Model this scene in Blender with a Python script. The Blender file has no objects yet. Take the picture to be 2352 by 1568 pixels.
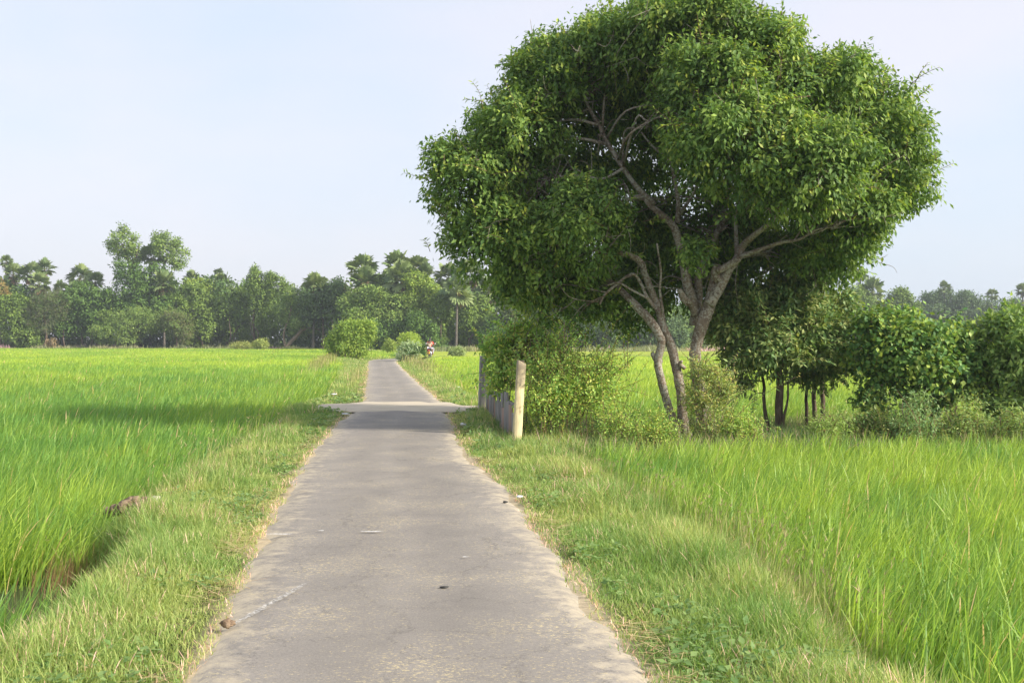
import bpy, math
import numpy as np

# ------------------------------------------------------------------ basics
F, HZ, CX, H = 2483.0, 778.0, 1176.0, 1.6      # focal length and horizon measured on the photograph (2352 wide)
sc = bpy.context.scene
COL = sc.collection
R = lambda s: np.random.default_rng(s)

def W(x, y, Y):
    return np.array([(x - CX) / F * Y, Y, H - (y - HZ) / F * Y])

def nrm(v):
    return v / np.maximum(np.linalg.norm(v, axis=-1, keepdims=True), 1e-9)

def vnoise(x, y, scale, seed=0):
    g = R(1000 + seed).random((64, 64))
    u, v = np.asarray(x) / scale, np.asarray(y) / scale
    i, j = np.floor(u).astype(int), np.floor(v).astype(int)
    fu, fv = u - i, v - j
    fu, fv = fu * fu * (3 - 2 * fu), fv * fv * (3 - 2 * fv)
    a, b = g[i % 64, j % 64], g[(i + 1) % 64, j % 64]
    c, d = g[i % 64, (j + 1) % 64], g[(i + 1) % 64, (j + 1) % 64]
    return (a * (1 - fu) + b * fu) * (1 - fv) + (c * (1 - fu) + d * fu) * fv

def sstep(x, a, b):
    t = np.clip((x - a) / (b - a), 0, 1)
    return t * t * (3 - 2 * t)

def tag(o, label=None, cat=None, group=None, kind=None):
    if label: o['label'] = label
    if cat: o['category'] = cat
    if group: o['group'] = group
    if kind: o['kind'] = kind
    return o

def thing(name, loc, label, cat, group=None, rz=0.0):
    o = bpy.data.objects.new(name, None)
    o.empty_display_size = 0.2
    o.location = tuple(float(a) for a in loc)
    o.rotation_euler = (0, 0, rz)
    COL.objects.link(o)
    return tag(o, label, cat, group)

def mk(name, V, faces, mat, parent=None, col=None, smooth=False, uv=None, local=False):
    """one mesh object from arrays; V in world space (made local to an unrotated parent unless local)"""
    V = np.asarray(V, dtype=np.float64).reshape(-1, 3)
    if parent is not None and not local:
        V = V - np.array(parent.location)
    faces = [np.asarray(f, dtype=np.int32) for f in faces if len(f)]
    me = bpy.data.meshes.new(name)
    me.vertices.add(len(V))
    me.vertices.foreach_set('co', V.astype(np.float32).ravel())
    lv = np.concatenate([f.ravel() for f in faces])
    tot = np.concatenate([np.full(len(f), f.shape[1], dtype=np.int32) for f in faces])
    st = np.concatenate([[0], np.cumsum(tot)[:-1]]).astype(np.int32)
    me.loops.add(len(lv))
    me.loops.foreach_set('vertex_index', lv.astype(np.int32))
    me.polygons.add(len(tot))
    me.polygons.foreach_set('loop_start', st)
    if smooth:
        me.polygons.foreach_set('use_smooth', np.ones(len(tot), dtype=bool))
    if col is not None:
        a = me.attributes.new('Col', 'FLOAT_COLOR', 'POINT')
        c = np.ones((len(V), 4), dtype=np.float32)
        c[:, :3] = col
        a.data.foreach_set('color', c.ravel())
    if uv is not None:
        l = me.uv_layers.new(name='UVMap')
        l.data.foreach_set('uv', np.asarray(uv, dtype=np.float32)[lv].ravel())
    me.update(calc_edges=True)
    me.validate()
    if mat is not None:
        me.materials.append(mat)
    o = bpy.data.objects.new(name, me)
    COL.objects.link(o)
    if parent is not None:
        o.parent = parent
    return o

# ------------------------------------------------------------------ materials
def new_mat(name):
    m = bpy.data.materials.new(name)
    m.use_nodes = True
    nt = m.node_tree
    nt.nodes.clear()
    out = nt.nodes.new('ShaderNodeOutputMaterial')
    return m, nt, out

def node(nt, kind, **kw):
    n = nt.nodes.new(kind)
    for k, v in kw.items():
        if k.startswith('i_'):
            n.inputs[k[2:].replace('_', ' ')].default_value = v
        else:
            setattr(n, k, v)
    return n

def m_leaf(name, rough=0.5, spec=0.3, transl=0.35, tmul=(1.5, 1.6, 0.6), gain=(1.7, 1.7, 1.7)):
    m, nt, out = new_mat(name)
    at = node(nt, 'ShaderNodeAttribute', attribute_name='Col')
    p = node(nt, 'ShaderNodeBsdfPrincipled', i_Roughness=rough)
    p.inputs['Specular IOR Level'].default_value = spec
    t = node(nt, 'ShaderNodeBsdfTranslucent')
    mul = node(nt, 'ShaderNodeVectorMath', operation='MULTIPLY')
    mul.inputs[1].default_value = tmul
    mix = node(nt, 'ShaderNodeMixShader')
    mix.inputs[0].default_value = transl
    L = nt.links.new
    gn = node(nt, 'ShaderNodeVectorMath', operation='MULTIPLY'); gn.inputs[1].default_value = gain
    L(at.outputs['Color'], gn.inputs[0]); L(gn.outputs[0], p.inputs['Base Color'])
    L(gn.outputs[0], mul.inputs[0]); L(mul.outputs[0], t.inputs['Color'])
    L(p.outputs[0], mix.inputs[1]); L(t.outputs[0], mix.inputs[2])
    L(mix.outputs[0], out.inputs['Surface'])
    return m

def m_plain(name, c1, c2, scale=8.0, rough=0.7, stretch=(1, 1, 1), bump=0.0, detail=4.0, lo=0.35, hi=0.65, spec=0.3):
    m, nt, out = new_mat(name)
    tc = node(nt, 'ShaderNodeTexCoord')
    mp = node(nt, 'ShaderNodeMapping'); mp.inputs['Scale'].default_value = stretch
    n = node(nt, 'ShaderNodeTexNoise', i_Scale=scale, i_Detail=detail, i_Roughness=0.65)
    r = node(nt, 'ShaderNodeValToRGB')
    r.color_ramp.elements[0].position = lo; r.color_ramp.elements[0].color = (*c1, 1)
    r.color_ramp.elements[1].position = hi; r.color_ramp.elements[1].color = (*c2, 1)
    p = node(nt, 'ShaderNodeBsdfPrincipled', i_Roughness=rough)
    p.inputs['Specular IOR Level'].default_value = spec
    L = nt.links.new
    L(tc.outputs['Object'], mp.inputs[0]); L(mp.outputs[0], n.inputs['Vector'])
    L(n.outputs[0], r.inputs[0]); L(r.outputs[0], p.inputs['Base Color'])
    if bump:
        b = node(nt, 'ShaderNodeBump', i_Strength=bump, i_Distance=0.02)
        L(n.outputs[0], b.inputs['Height']); L(b.outputs[0], p.inputs['Normal'])
    L(p.outputs[0], out.inputs['Surface'])
    return m

M_LEAF = m_leaf('tree_leaf', 0.5, 0.22, 0.36, (1.35, 1.35, .7), (3.25, 2.4, 3.0))
M_LEAFG = m_leaf('glossy_leaf', 0.48, 0.25, 0.28, (1.4, 1.35, .7), (3.0, 2.3, 2.9))
M_FAR = m_leaf('distant_leaf', 0.6, 0.2, 0.16, (1.4, 1.35, .7), (1.9, 1.85, 1.5))
M_RICE = m_leaf('rice_blade', 0.45, 0.3, 0.45, (1.2, 1.25, 0.7), (2.5, 2.15, 4.2))
M_GRASS = m_leaf('grass_blade', 0.5, 0.25, 0.40, (1.2, 1.25, 0.7), (2.75, 2.3, 4.2))
M_STRAW = m_leaf('straw', 0.7, 0.1, 0.15, (1, 1, 1), (1.15, 1.15, 1.1))

def m_bark():
    m, nt, out = new_mat('lichen_bark')
    tc = node(nt, 'ShaderNodeTexCoord')
    mp = node(nt, 'ShaderNodeMapping'); mp.inputs['Scale'].default_value = (1, 1, 0.45)
    n1 = node(nt, 'ShaderNodeTexNoise', i_Scale=9.0, i_Detail=6.0, i_Roughness=0.7)
    n2 = node(nt, 'ShaderNodeTexNoise', i_Scale=26.0, i_Detail=5.0, i_Roughness=0.7)
    n3 = node(nt, 'ShaderNodeTexNoise', i_Scale=2.2, i_Detail=3.0)
    r1 = node(nt, 'ShaderNodeValToRGB')
    e = r1.color_ramp.elements
    e[0].position = .34; e[0].color = (.105, .075, .056, 1)
    e[1].position = .62; e[1].color = (.30, .23, .17, 1)
    r2 = node(nt, 'ShaderNodeValToRGB')
    e = r2.color_ramp.elements
    e[0].position = .51; e[0].color = (0, 0, 0, 1); e[1].position = .6; e[1].color = (1, 1, 1, 1)
    add = node(nt, 'ShaderNodeMath', operation='MULTIPLY_ADD'); add.inputs[1].default_value = .35
    mix = node(nt, 'ShaderNodeMix', data_type='RGBA')
    mix.inputs[7].default_value = (.40, .37, .31, 1)
    p = node(nt, 'ShaderNodeBsdfPrincipled', i_Roughness=0.85)
    p.inputs['Specular IOR Level'].default_value = 0.15
    b = node(nt, 'ShaderNodeBump', i_Strength=0.6, i_Distance=0.02)
    L = nt.links.new
    L(tc.outputs['Object'], mp.inputs[0]); L(mp.outputs[0], n1.inputs['Vector'])
    L(tc.outputs['Object'], n2.inputs['Vector']); L(tc.outputs['Object'], n3.inputs['Vector'])
    L(n1.outputs[0], r1.inputs[0])
    L(n3.outputs[0], add.inputs[0]); L(n2.outputs[0], add.inputs[2])
    sub = node(nt, 'ShaderNodeMath', operation='SUBTRACT'); sub.inputs[1].default_value = .14
    L(add.outputs[0], sub.inputs[0]); L(sub.outputs[0], r2.inputs[0])
    L(r2.outputs[0], mix.inputs[0]); L(r1.outputs[0], mix.inputs[6])
    L(mix.outputs[2], p.inputs['Base Color'])
    L(n1.outputs[0], b.inputs['Height']); L(b.outputs[0], p.inputs['Normal'])
    L(p.outputs[0], out.inputs['Surface'])
    return m
M_BARK = m_bark()
M_BARK2 = m_plain('brown_bark', (.06, .04, .028), (.19, .14, .10), 14, .85, (1, 1, .3), .5)
M_PBARK = m_plain('palm_bark', (.07, .06, .05), (.20, .175, .15), 6, .85, (.6, .6, 2.5), .4)
M_TWIG = m_plain('dry_twig', (.16, .11, .075), (.32, .25, .18), 12, .8)

# ------------------------------------------------------------------ geometry helpers
def frame_tube(P, rad, sides=7, rough=0.0, seed=0):
    P = np.asarray(P, float); n = len(P)
    T = nrm(np.gradient(P, axis=0))
    up = np.array([0.13, 0.97, 0.21])
    A = nrm(np.cross(T, up)); B = np.cross(T, A)
    an = np.linspace(0, 2 * np.pi, sides, endpoint=False)
    rr = np.asarray(rad, float)[:, None] * np.ones((1, sides))
    if rough:
        rr = rr * (1 + rough * (R(seed).random((n, sides)) - .5) * 2)
    V = P[:, None, :] + rr[:, :, None] * (np.cos(an)[None, :, None] * A[:, None, :] + np.sin(an)[None, :, None] * B[:, None, :])
    V = V.reshape(-1, 3)
    i, j = np.meshgrid(np.arange(n - 1), np.arange(sides), indexing='ij')
    j2 = (j + 1) % sides
    Q = np.stack([i * sides + j, i * sides + j2, (i + 1) * sides + j2, (i + 1) * sides + j], -1).reshape(-1, 4)
    cap0 = np.arange(sides)[::-1][None]; cap1 = ((n - 1) * sides + np.arange(sides))[None]
    return V, [Q, cap0, cap1]

def catmull(P, k=5):
    P = np.asarray(P, float)
    E = np.vstack([2 * P[0] - P[1], P, 2 * P[-1] - P[-2]])
    out = []
    for i in range(1, len(E) - 2):
        p0, p1, p2, p3 = E[i - 1], E[i], E[i + 1], E[i + 2]
        for t in np.linspace(0, 1, k, endpoint=False):
            out.append(.5 * ((2 * p1) + (-p0 + p2) * t + (2 * p0 - 5 * p1 + 4 * p2 - p3) * t * t + (-p0 + 3 * p1 - 3 * p2 + p3) * t ** 3))
    out.append(P[-1])
    return np.array(out)

class MB:
    """collects pieces into the arrays of one mesh"""
    def __init__(s): s.V = []; s.Fq = {}; s.n = 0; s.C = []
    def add(s, V, faces, col=None):
        V = np.asarray(V, float).reshape(-1, 3)
        for f in faces:
            f = np.asarray(f, dtype=np.int64)
            if len(f): s.Fq.setdefault(f.shape[1], []).append(f + s.n)
        s.V.append(V); s.n += len(V)
        if col is not None: s.C.append(np.broadcast_to(np.asarray(col, float), (len(V), 3)))
        return s
    def tube(s, P, rad, sides=7, k=5, rough=0.0, seed=0, col=None):
        Q = np.column_stack([np.asarray(P, float), np.broadcast_to(np.asarray(rad, float), (len(P),))])
        Q = catmull(Q, k)
        V, f = frame_tube(Q[:, :3], np.maximum(Q[:, 3], 1e-4), sides, rough, seed)
        return s.add(V, f, col)
    def box(s, c, d, rz=0.0, bev=0.12, col=None):
        """a box with chamfered vertical edges and top"""
        c = np.asarray(c, float); d = np.asarray(d, float) / 2
        b = bev * min(d[0], d[1])
        ring = np.array([(d[0], d[1] - b), (d[0] - b, d[1]), (-d[0] + b, d[1]), (-d[0], d[1] - b), (-d[0], -d[1] + b), (-d[0] + b, -d[1]), (d[0] - b, -d[1]), (d[0], -d[1] + b)])
        rows = []
        for z, k in ((-d[2], 1 - b / max(d[0], d[1])), (-d[2] + b, 1), (d[2] - b, 1), (d[2], 1 - b / max(d[0], d[1]))):
            rows.append(np.column_stack([ring * k, np.full(8, z)]))
        V = np.vstack(rows)
        ca, sa = math.cos(rz), math.sin(rz)
        V[:, :2] = V[:, :2] @ np.array([[ca, sa], [-sa, ca]])
        i, j = np.meshgrid(np.arange(3), np.arange(8), indexing='ij'); j2 = (j + 1) % 8
        Q = np.stack([i * 8 + j, i * 8 + j2, (i + 1) * 8 + j2, (i + 1) * 8 + j], -1).reshape(-1, 4)
        return s.add(V + c, [Q, np.arange(8)[::-1][None], (24 + np.arange(8))[None]], col)
    def blob(s, c, r, nu=12, nv=8, rough=0.0, seed=0, col=None):
        th = np.linspace(0, np.pi, nv + 1)[1:-1]; ph = np.linspace(0, 2 * np.pi, nu, endpoint=False)
        D = np.stack([np.sin(th)[:, None] * np.cos(ph), np.sin(th)[:, None] * np.sin(ph), np.cos(th)[:, None] * np.ones(nu)], -1).reshape(-1, 3)
        D = np.vstack([D, [0, 0, 1], [0, 0, -1]])
        if rough: D = D * (1 + rough * (R(seed).random((len(D), 1)) - .5) * 2)
        V = np.asarray(c) + D * np.asarray(r, float)
        i, j = np.meshgrid(np.arange(nv - 2), np.arange(nu), indexing='ij'); j2 = (j + 1) % nu
        Q = np.stack([i * nu + j, (i + 1) * nu + j, (i + 1) * nu + j2, i * nu + j2], -1).reshape(-1, 4)
        jj = np.arange(nu); k = (nv - 2) * nu
        T = np.vstack([np.stack([np.full(nu, len(D) - 2), jj, (jj + 1) % nu], -1), np.stack([np.full(nu, len(D) - 1), k + (jj + 1) % nu, k + jj], -1)])
        return s.add(V, [Q, T], col)
    def build(s, name, mat, parent=None, smooth=True, local=False):
        return mk(name, np.vstack(s.V), [np.vstack(v) for v in s.Fq.values()], mat, parent, np.vstack(s.C) if s.C else None, smooth, local=local)

def leaves(P, D, N, ln, wd, col, fold=0.07, droop=0.14, simple=False):
    """leaf blades: P base, D direction, N wanted normal"""
    n = len(P)
    D = nrm(D); S = nrm(np.cross(D, N)); N = np.cross(S, D)
    ln = np.broadcast_to(ln, (n,))[:, None]; wd = np.broadcast_to(wd, (n,))[:, None]
    tip = P + D * ln - N * ln * droop
    if simple:
        m = P + D * ln * .48
        V = np.stack([P, m + S * wd * .5, tip, m - S * wd * .5], 1).reshape(-1, 3)
        Fc = [(np.arange(n) * 4)[:, None] + np.array([[0, 1, 2, 3]])]
        return V, Fc, np.repeat(col, 4, axis=0)
    m = P + D * ln * .5 - N * ln * fold
    q = P + D * ln * .45
    V = np.stack([P, q + S * wd * .5, tip, q - S * wd * .5, m], 1).reshape(-1, 3)
    b = (np.arange(n) * 5)[:, None]
    Fc = [np.vstack([b + np.array([[0, 1, 4]]), b + np.array([[1, 2, 4]]), b + np.array([[0, 4, 3]]), b + np.array([[4, 2, 3]])])]
    return V, Fc, np.repeat(col, 5, axis=0)

def lobe_points(lobes, n, g, inner=0.25, under=0.35, bump=0.22):
    """cluster points on and in ellipsoid lobes, with the outward direction; lobes: rows cx cy cz rx ry rz"""
    lobes = np.asarray(lobes, float)
    a = (lobes[:, 3] * lobes[:, 5] + lobes[:, 3] * lobes[:, 4] + lobes[:, 4] * lobes[:, 5])
    k = g.choice(len(lobes), n, p=a / a.sum())
    d = nrm(g.normal(size=(n, 3)))
    flip = (d[:, 2] < -0.25) & (g.random(n) > under)
    d[flip, 2] *= -1
    f = 1 + bump * (np.sin(d[:, 0] * 7 + k) * np.cos(d[:, 1] * 6 + 2 * k) + .6 * np.sin(d[:, 2] * 9 + 3 * k))
    r = np.where(g.random(n) < inner, g.uniform(.35, .85, n), g.uniform(.86, 1.06, n)) * f
    P = lobes[k, :3] + d * lobes[k, 3:6] * r[:, None]
    out = nrm(d / lobes[k, 3:6])
    return P, out, k

def foliage(lobes, n, per, ln, wd, pal, seed, spread=.16, droop=.5, inner=.25, under=.35, simple=False, pw=None, upb=.8, bump=.22, sort=None, ob=.6):
    g = R(seed)
    P, O, k = lobe_points(lobes, n, g, inner, under, bump)
    if sort is not None:
        keep = sort(P); P, O, k = P[keep], O[keep], k[keep]; n = len(P)
    pal = np.asarray(pal, float)
    cc = g.choice(len(pal), n, p=pw)
    c = np.repeat(pal[cc], per, 0); N = n * per
    alt = pal[g.choice(len(pal), N, p=pw)]
    c = c + (alt - c) * g.random((N, 1)) * .6
    c = c * g.uniform(.8, 1.2, (N, 1))
    Pl = np.repeat(P, per, 0) + g.normal(size=(N, 3)) * spread * .5
    Ol = np.repeat(O, per, 0)
    D = nrm(Ol * .7 + g.normal(size=(N, 3)) * .6 + np.array([0, 0, -droop]))
    Nn = Ol * ob + g.normal(size=(N, 3)) * .38 + np.array([0, 0, upb])
    s = g.uniform(.65, 1.25, N)
    V, Fc, C = leaves(Pl, D, Nn, ln * s, wd * s, c, simple=simple)
    return V, Fc, C, P, O

# ------------------------------------------------------------------ road line and terrain
RC = np.array([(-8, .95, 1.09), (5.03, -.427, 1.083), (6.95, -.653, 1.085), (10.68, -1.12, 1.16), (14.6, -1.66, 1.08), (17.9, -2.0, 1.07), (21.8, -2.35, 1.07), (27, -2.75, .97),
               (38.9, -4.29, .93), (55, -6.4, .9), (70, -8.35, .92), (76, -9.1, .95), (80, -9.5, 1), (83.5, -9.55, 1.05), (86.5, -9.0, 1.1), (89, -7.6, 1.1), (90.6, -5, 1.05), (91.6, -1, 1.05), (92.2, 6, 1), (92.5, 20, 1), (93, 60, 1)])
RCs = catmull(np.column_stack([RC[:, 1], RC[:, 0], RC[:, 2]]), 5)      # x, y, half width
def cx_of(Y): return np.interp(Y, RC[:14, 0], RC[:14, 1])

def road_e(x, y):
    """distance beyond the road's edge (negative on the road) and side (-1 left, 1 right)"""
    x = np.asarray(x, float); y = np.asarray(y, float)
    best = np.full(x.shape, 1e9); e = np.zeros(x.shape); side = np.ones(x.shape)
    for a, b in zip(RCs[:-1], RCs[1:]):
        dx, dy = b[0] - a[0], b[1] - a[1]; L2 = dx * dx + dy * dy
        t = np.clip(((x - a[0]) * dx + (y - a[1]) * dy) / L2, 0, 1)
        px, py = x - (a[0] + t * dx), y - (a[1] + t * dy)
        d = np.hypot(px, py)
        m = d < best
        best = np.where(m, d, best)
        e = np.where(m, d - (a[2] + t * (b[2] - a[2])), e)
        side = np.where(m, np.where(dx * py - dy * px > 0, -1, 1), side)
    return e, side

def verge_w(y, side):
    l = np.interp(y, [5, 6.2, 7, 8.6, 9.6, 11, 14, 20, 24, 27, 32, 60, 80], [1.05, .85, .8, .9, 1.15, 1.2, 1.1, .95, 1.3, 1.6, .9, 1.0, 1.6])
    r = np.interp(y, [5, 9, 12.7, 16, 23, 30, 60, 80], [1.0, 1.2, 1.15, 1.35, 1.05, .85, .9, 2.0])
    return np.where(side < 0, l, r)

def bank(x, y):
    """the raised hedge bank between the two fields at the right"""
    return sstep(y, 16.2, 17.2) * (1 - sstep(y, 22.6, 23.6)) * sstep(x, -1.2, -.2)

def ground_z(x, y, es=None):
    e, side = road_e(x, y) if es is None else es
    w = verge_w(y, side)
    low = np.where(side < 0, -.42, -.35)
    lift = sstep(y, 35, 62) * np.where(side < 0, .44, .38)
    field = low + lift
    t = sstep(e, w, w + .55)
    z = -.02 - .05 * np.clip(e / 1.2, 0, 1)
    z = z * (1 - t) + field * t
    b = bank(x, y)
    z = z * (1 - b) + np.where(e > .6, -.16, z) * b
    z = z + np.where(e > .1, (vnoise(x, y, .55, 3) - .5) * .06 + (vnoise(x, y, .17, 4) - .5) * .02, 0) * (1 - sstep(y, 40, 60))
    # the wet hollow beside the left verge
    z = z - .25 * np.exp(-(((x + 3.6) / .6) ** 2 + ((y - 8.0) / 1.2) ** 2))
    return np.where(e < 0, -.03, np.minimum(z, -.012 + .06 * sstep(e, .2, .5)))

yy = np.concatenate([np.arange(-6, 5, .5), np.arange(5, 30, .16), 30 * 1.03 ** np.arange(0, 60), [190, 210, 240, 280, 340, 430, 560, 760, 1100, 1800]])
o1 = np.concatenate([np.arange(0, 4.2, .1), 4.2 * 1.09 ** np.arange(0, 20), [26, 32, 40, 52, 70, 95, 130, 180, 260, 400, 700, 1300, 2200]])
oo = np.concatenate([-o1[:0:-1], o1])
gy, go = np.meshgrid(yy, oo, indexing='ij')
gx = cx_of(gy) + go
es = road_e(gx, gy)
gz = ground_z(gx, gy, es)
e, side = es
w = verge_w(gy, side)
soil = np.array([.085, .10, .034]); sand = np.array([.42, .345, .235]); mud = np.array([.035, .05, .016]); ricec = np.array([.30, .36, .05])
gc = np.ones(gx.shape + (3,)) * soil
t = (1 - sstep(e + (vnoise(gx, gy, .35, 5) - .5) * .25, .02, .16))[..., None]
gc = gc * (1 - t) + sand * t
t = sstep(e, w + .1, w + .6)[..., None] * (1 - bank(gx, gy))[..., None]
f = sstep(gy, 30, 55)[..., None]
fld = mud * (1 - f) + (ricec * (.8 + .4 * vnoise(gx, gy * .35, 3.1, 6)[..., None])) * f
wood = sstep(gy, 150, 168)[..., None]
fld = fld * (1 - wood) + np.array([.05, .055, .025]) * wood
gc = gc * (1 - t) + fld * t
ny, nx = gx.shape
i, j = np.meshgrid(np.arange(ny - 1), np.arange(nx - 1), indexing='ij')
Q = np.stack([i * nx + j, i * nx + j + 1, (i + 1) * nx + j + 1, (i + 1) * nx + j], -1).reshape(-1, 4)

def m_ground():
    m, nt, out = new_mat('field_soil')
    at = node(nt, 'ShaderNodeAttribute', attribute_name='Col')
    tc = node(nt, 'ShaderNodeTexCoord')
    n = node(nt, 'ShaderNodeTexNoise', i_Scale=22.0, i_Detail=6.0, i_Roughness=.7)
    r = node(nt, 'ShaderNodeMapRange'); r.inputs[3].default_value = .6; r.inputs[4].default_value = 1.4
    mul = node(nt, 'ShaderNodeVectorMath', operation='SCALE')
    p = node(nt, 'ShaderNodeBsdfPrincipled', i_Roughness=.95); p.inputs['Specular IOR Level'].default_value = .08
    b = node(nt, 'ShaderNodeBump', i_Strength=.5, i_Distance=.03)
    L = nt.links.new
    L(tc.outputs['Object'], n.inputs['Vector']); L(n.outputs[0], r.inputs[0])
    L(at.outputs['Color'], mul.inputs[0]); L(r.outputs[0], mul.inputs['Scale'])
    L(mul.outputs[0], p.inputs['Base Color']); L(n.outputs[0], b.inputs['Height']); L(b.outputs[0], p.inputs['Normal'])
    L(p.outputs[0], out.inputs['Surface'])
    return m
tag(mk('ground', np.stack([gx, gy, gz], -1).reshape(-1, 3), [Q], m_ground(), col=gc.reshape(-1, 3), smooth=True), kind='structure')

# road sheet
def m_road():
    m, nt, out = new_mat('worn_asphalt')
    L = nt.links.new
    tc = node(nt, 'ShaderNodeTexCoord'); uv = node(nt, 'ShaderNodeUVMap')
    sx = node(nt, 'ShaderNodeSeparateXYZ'); L(uv.outputs[0], sx.inputs[0])
    big = node(nt, 'ShaderNodeTexNoise', i_Scale=.7, i_Detail=5.0, i_Roughness=.6)
    mp = node(nt, 'ShaderNodeMapping'); mp.inputs['Scale'].default_value = (1, .25, 1)
    L(tc.outputs['Object'], mp.inputs[0]); L(mp.outputs[0], big.inputs['Vector'])
    fine = node(nt, 'ShaderNodeTexNoise', i_Scale=70.0, i_Detail=4.0, i_Roughness=.75); L(tc.outputs['Object'], fine.inputs['Vector'])
    med = node(nt, 'ShaderNodeTexNoise', i_Scale=6.0, i_Detail=6.0, i_Roughness=.7); L(tc.outputs['Object'], med.inputs['Vector'])
    r = node(nt, 'ShaderNodeValToRGB'); el = r.color_ramp.elements
    el[0].position = .42; el[0].color = (.160, .145, .131, 1); el[1].position = .86; el[1].color = (.295, .266, .235, 1)
    a = node(nt, 'ShaderNodeMath', operation='MULTIPLY_ADD'); a.inputs[1].default_value = .75
    L(fine.outputs[0], a.inputs[0])
    a2 = node(nt, 'ShaderNodeMath', operation='MULTIPLY_ADD'); a2.inputs[1].default_value = .35
    L(big.outputs[0], a2.inputs[0])
    a3 = node(nt, 'ShaderNodeMath', operation='MULTIPLY'); a3.inputs[1].default_value = .22; L(med.outputs[0], a3.inputs[0])
    L(a3.outputs[0], a2.inputs[2]); L(a2.outputs[0], a.inputs[2]); L(a.outputs[0], r.inputs[0])
    # chaff specks
    ch = node(nt, 'ShaderNodeTexNoise', i_Scale=52.0, i_Detail=3.0, i_Roughness=.8)
    mv = node(nt, 'ShaderNodeMapping'); mv.inputs['Scale'].default_value = (.8, 1.25, 1)
    L(tc.outputs['Object'], mv.inputs[0]); L(mv.outputs[0], ch.inputs['Vector'])
    big2 = node(nt, 'ShaderNodeTexNoise', i_Scale=1.3, i_Detail=3.0); L(tc.outputs['Object'], big2.inputs['Vector'])
    c1 = node(nt, 'ShaderNodeMath', operation='MULTIPLY_ADD'); c1.inputs[1].default_value = .30; L(big2.outputs[0], c1.inputs[0]); L(ch.outputs[0], c1.inputs[2])
    sp = node(nt, 'ShaderNodeMapRange'); sp.inputs[1].default_value = .735; sp.inputs[2].default_value = .80; L(c1.outputs[0], sp.inputs[0])
    m1 = node(nt, 'ShaderNodeMix', data_type='RGBA'); m1.inputs[7].default_value = (.44, .37, .23, 1)
    L(sp.outputs[0], m1.inputs[0]); L(r.outputs[0], m1.inputs[6])
    # sand washed on from the edges
    ab = node(nt, 'ShaderNodeMath', operation='SUBTRACT'); ab.inputs[1].default_value = .5; L(sx.outputs[0], ab.inputs[0])
    ab2 = node(nt, 'ShaderNodeMath', operation='ABSOLUTE'); L(ab.outputs[0], ab2.inputs[0])
    ad = node(nt, 'ShaderNodeMath', operation='MULTIPLY_ADD'); ad.inputs[1].default_value = .5; L(med.outputs[0], ad.inputs[0]); L(ab2.outputs[0], ad.inputs[2])
    mr = node(nt, 'ShaderNodeMapRange'); mr.inputs[1].default_value = .595; mr.inputs[2].default_value = .76; L(ad.outputs[0], mr.inputs[0])
    m2 = node(nt, 'ShaderNodeMix', data_type='RGBA'); m2.inputs[7].default_value = (.50, .425, .31, 1)
    L(mr.outputs[0], m2.inputs[0]); L(m1.outputs[2], m2.inputs[6])
    # wheel tracks polished by traffic, and fine cracks
    wv_ = node(nt, 'ShaderNodeMath', operation='MULTIPLY'); wv_.inputs[1].default_value = 12.6; L(ab2.outputs[0], wv_.inputs[0])
    sn = node(nt, 'ShaderNodeMath', operation='SINE'); L(wv_.outputs[0], sn.inputs[0])
    tr_ = node(nt, 'ShaderNodeMapRange'); tr_.inputs[1].default_value = -1; tr_.inputs[2].default_value = 1; tr_.inputs[3].default_value = 1.07; tr_.inputs[4].default_value = .93; L(sn.outputs[0], tr_.inputs[0])
    wob = node(nt, 'ShaderNodeMapRange'); wob.inputs[1].default_value = .3; wob.inputs[2].default_value = .7; wob.inputs[3].default_value = .93; wob.inputs[4].default_value = 1.07; L(big2.outputs[0], wob.inputs[0])
    vc = node(nt, 'ShaderNodeTexVoronoi', feature='DISTANCE_TO_EDGE', i_Scale=1.4)
    wn = node(nt, 'ShaderNodeVectorMath', operation='MULTIPLY_ADD'); wn.inputs[1].default_value = (.5, .5, 0); L(med.outputs['Color'], wn.inputs[0]); L(tc.outputs['Object'], wn.inputs[2]); L(wn.outputs[0], vc.inputs['Vector'])
    ck = node(nt, 'ShaderNodeMapRange'); ck.inputs[1].default_value = .002; ck.inputs[2].default_value = .009; ck.inputs[3].default_value = .68; ck.inputs[4].default_value = 1.0; L(vc.outputs['Distance'], ck.inputs[0])
    mA = node(nt, 'ShaderNodeMath', operation='MULTIPLY'); L(tr_.outputs[0], mA.inputs[0]); L(wob.outputs[0], mA.inputs[1])
    mB_ = node(nt, 'ShaderNodeMath', operation='MULTIPLY'); L(mA.outputs[0], mB_.inputs[0]); L(ck.outputs[0], mB_.inputs[1])
    scl = node(nt, 'ShaderNodeVectorMath', operation='SCALE'); L(m1.outputs[2], scl.inputs[0]); L(mB_.outputs[0], scl.inputs['Scale']); L(scl.outputs[0], m2.inputs[6])
    p = node(nt, 'ShaderNodeBsdfPrincipled', i_Roughness=.85); p.inputs['Specular IOR Level'].default_value = .25
    b = node(nt, 'ShaderNodeBump', i_Strength=.35, i_Distance=.008)
    L(fine.outputs[0], b.inputs['Height']); L(b.outputs[0], p.inputs['Normal'])
    L(m2.outputs[2], p.inputs['Base Color']); L(p.outputs[0], out.inputs['Surface'])
    return m
def resample(P, step):
    d = np.concatenate([[0], np.cumsum(np.linalg.norm(np.diff(P[:, :2], axis=0), axis=1))])
    s = np.arange(0, d[-1], step)
    return np.column_stack([np.interp(s, d, P[:, k]) for k in range(P.shape[1])]), s
RP, rs = resample(RCs, .12); RP[:, 2] += .11
T = nrm(np.gradient(RP[:, :2], axis=0)); Nr = np.column_stack([T[:, 1], -T[:, 0]])
K = 13
u = np.linspace(0, 1, K)
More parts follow.
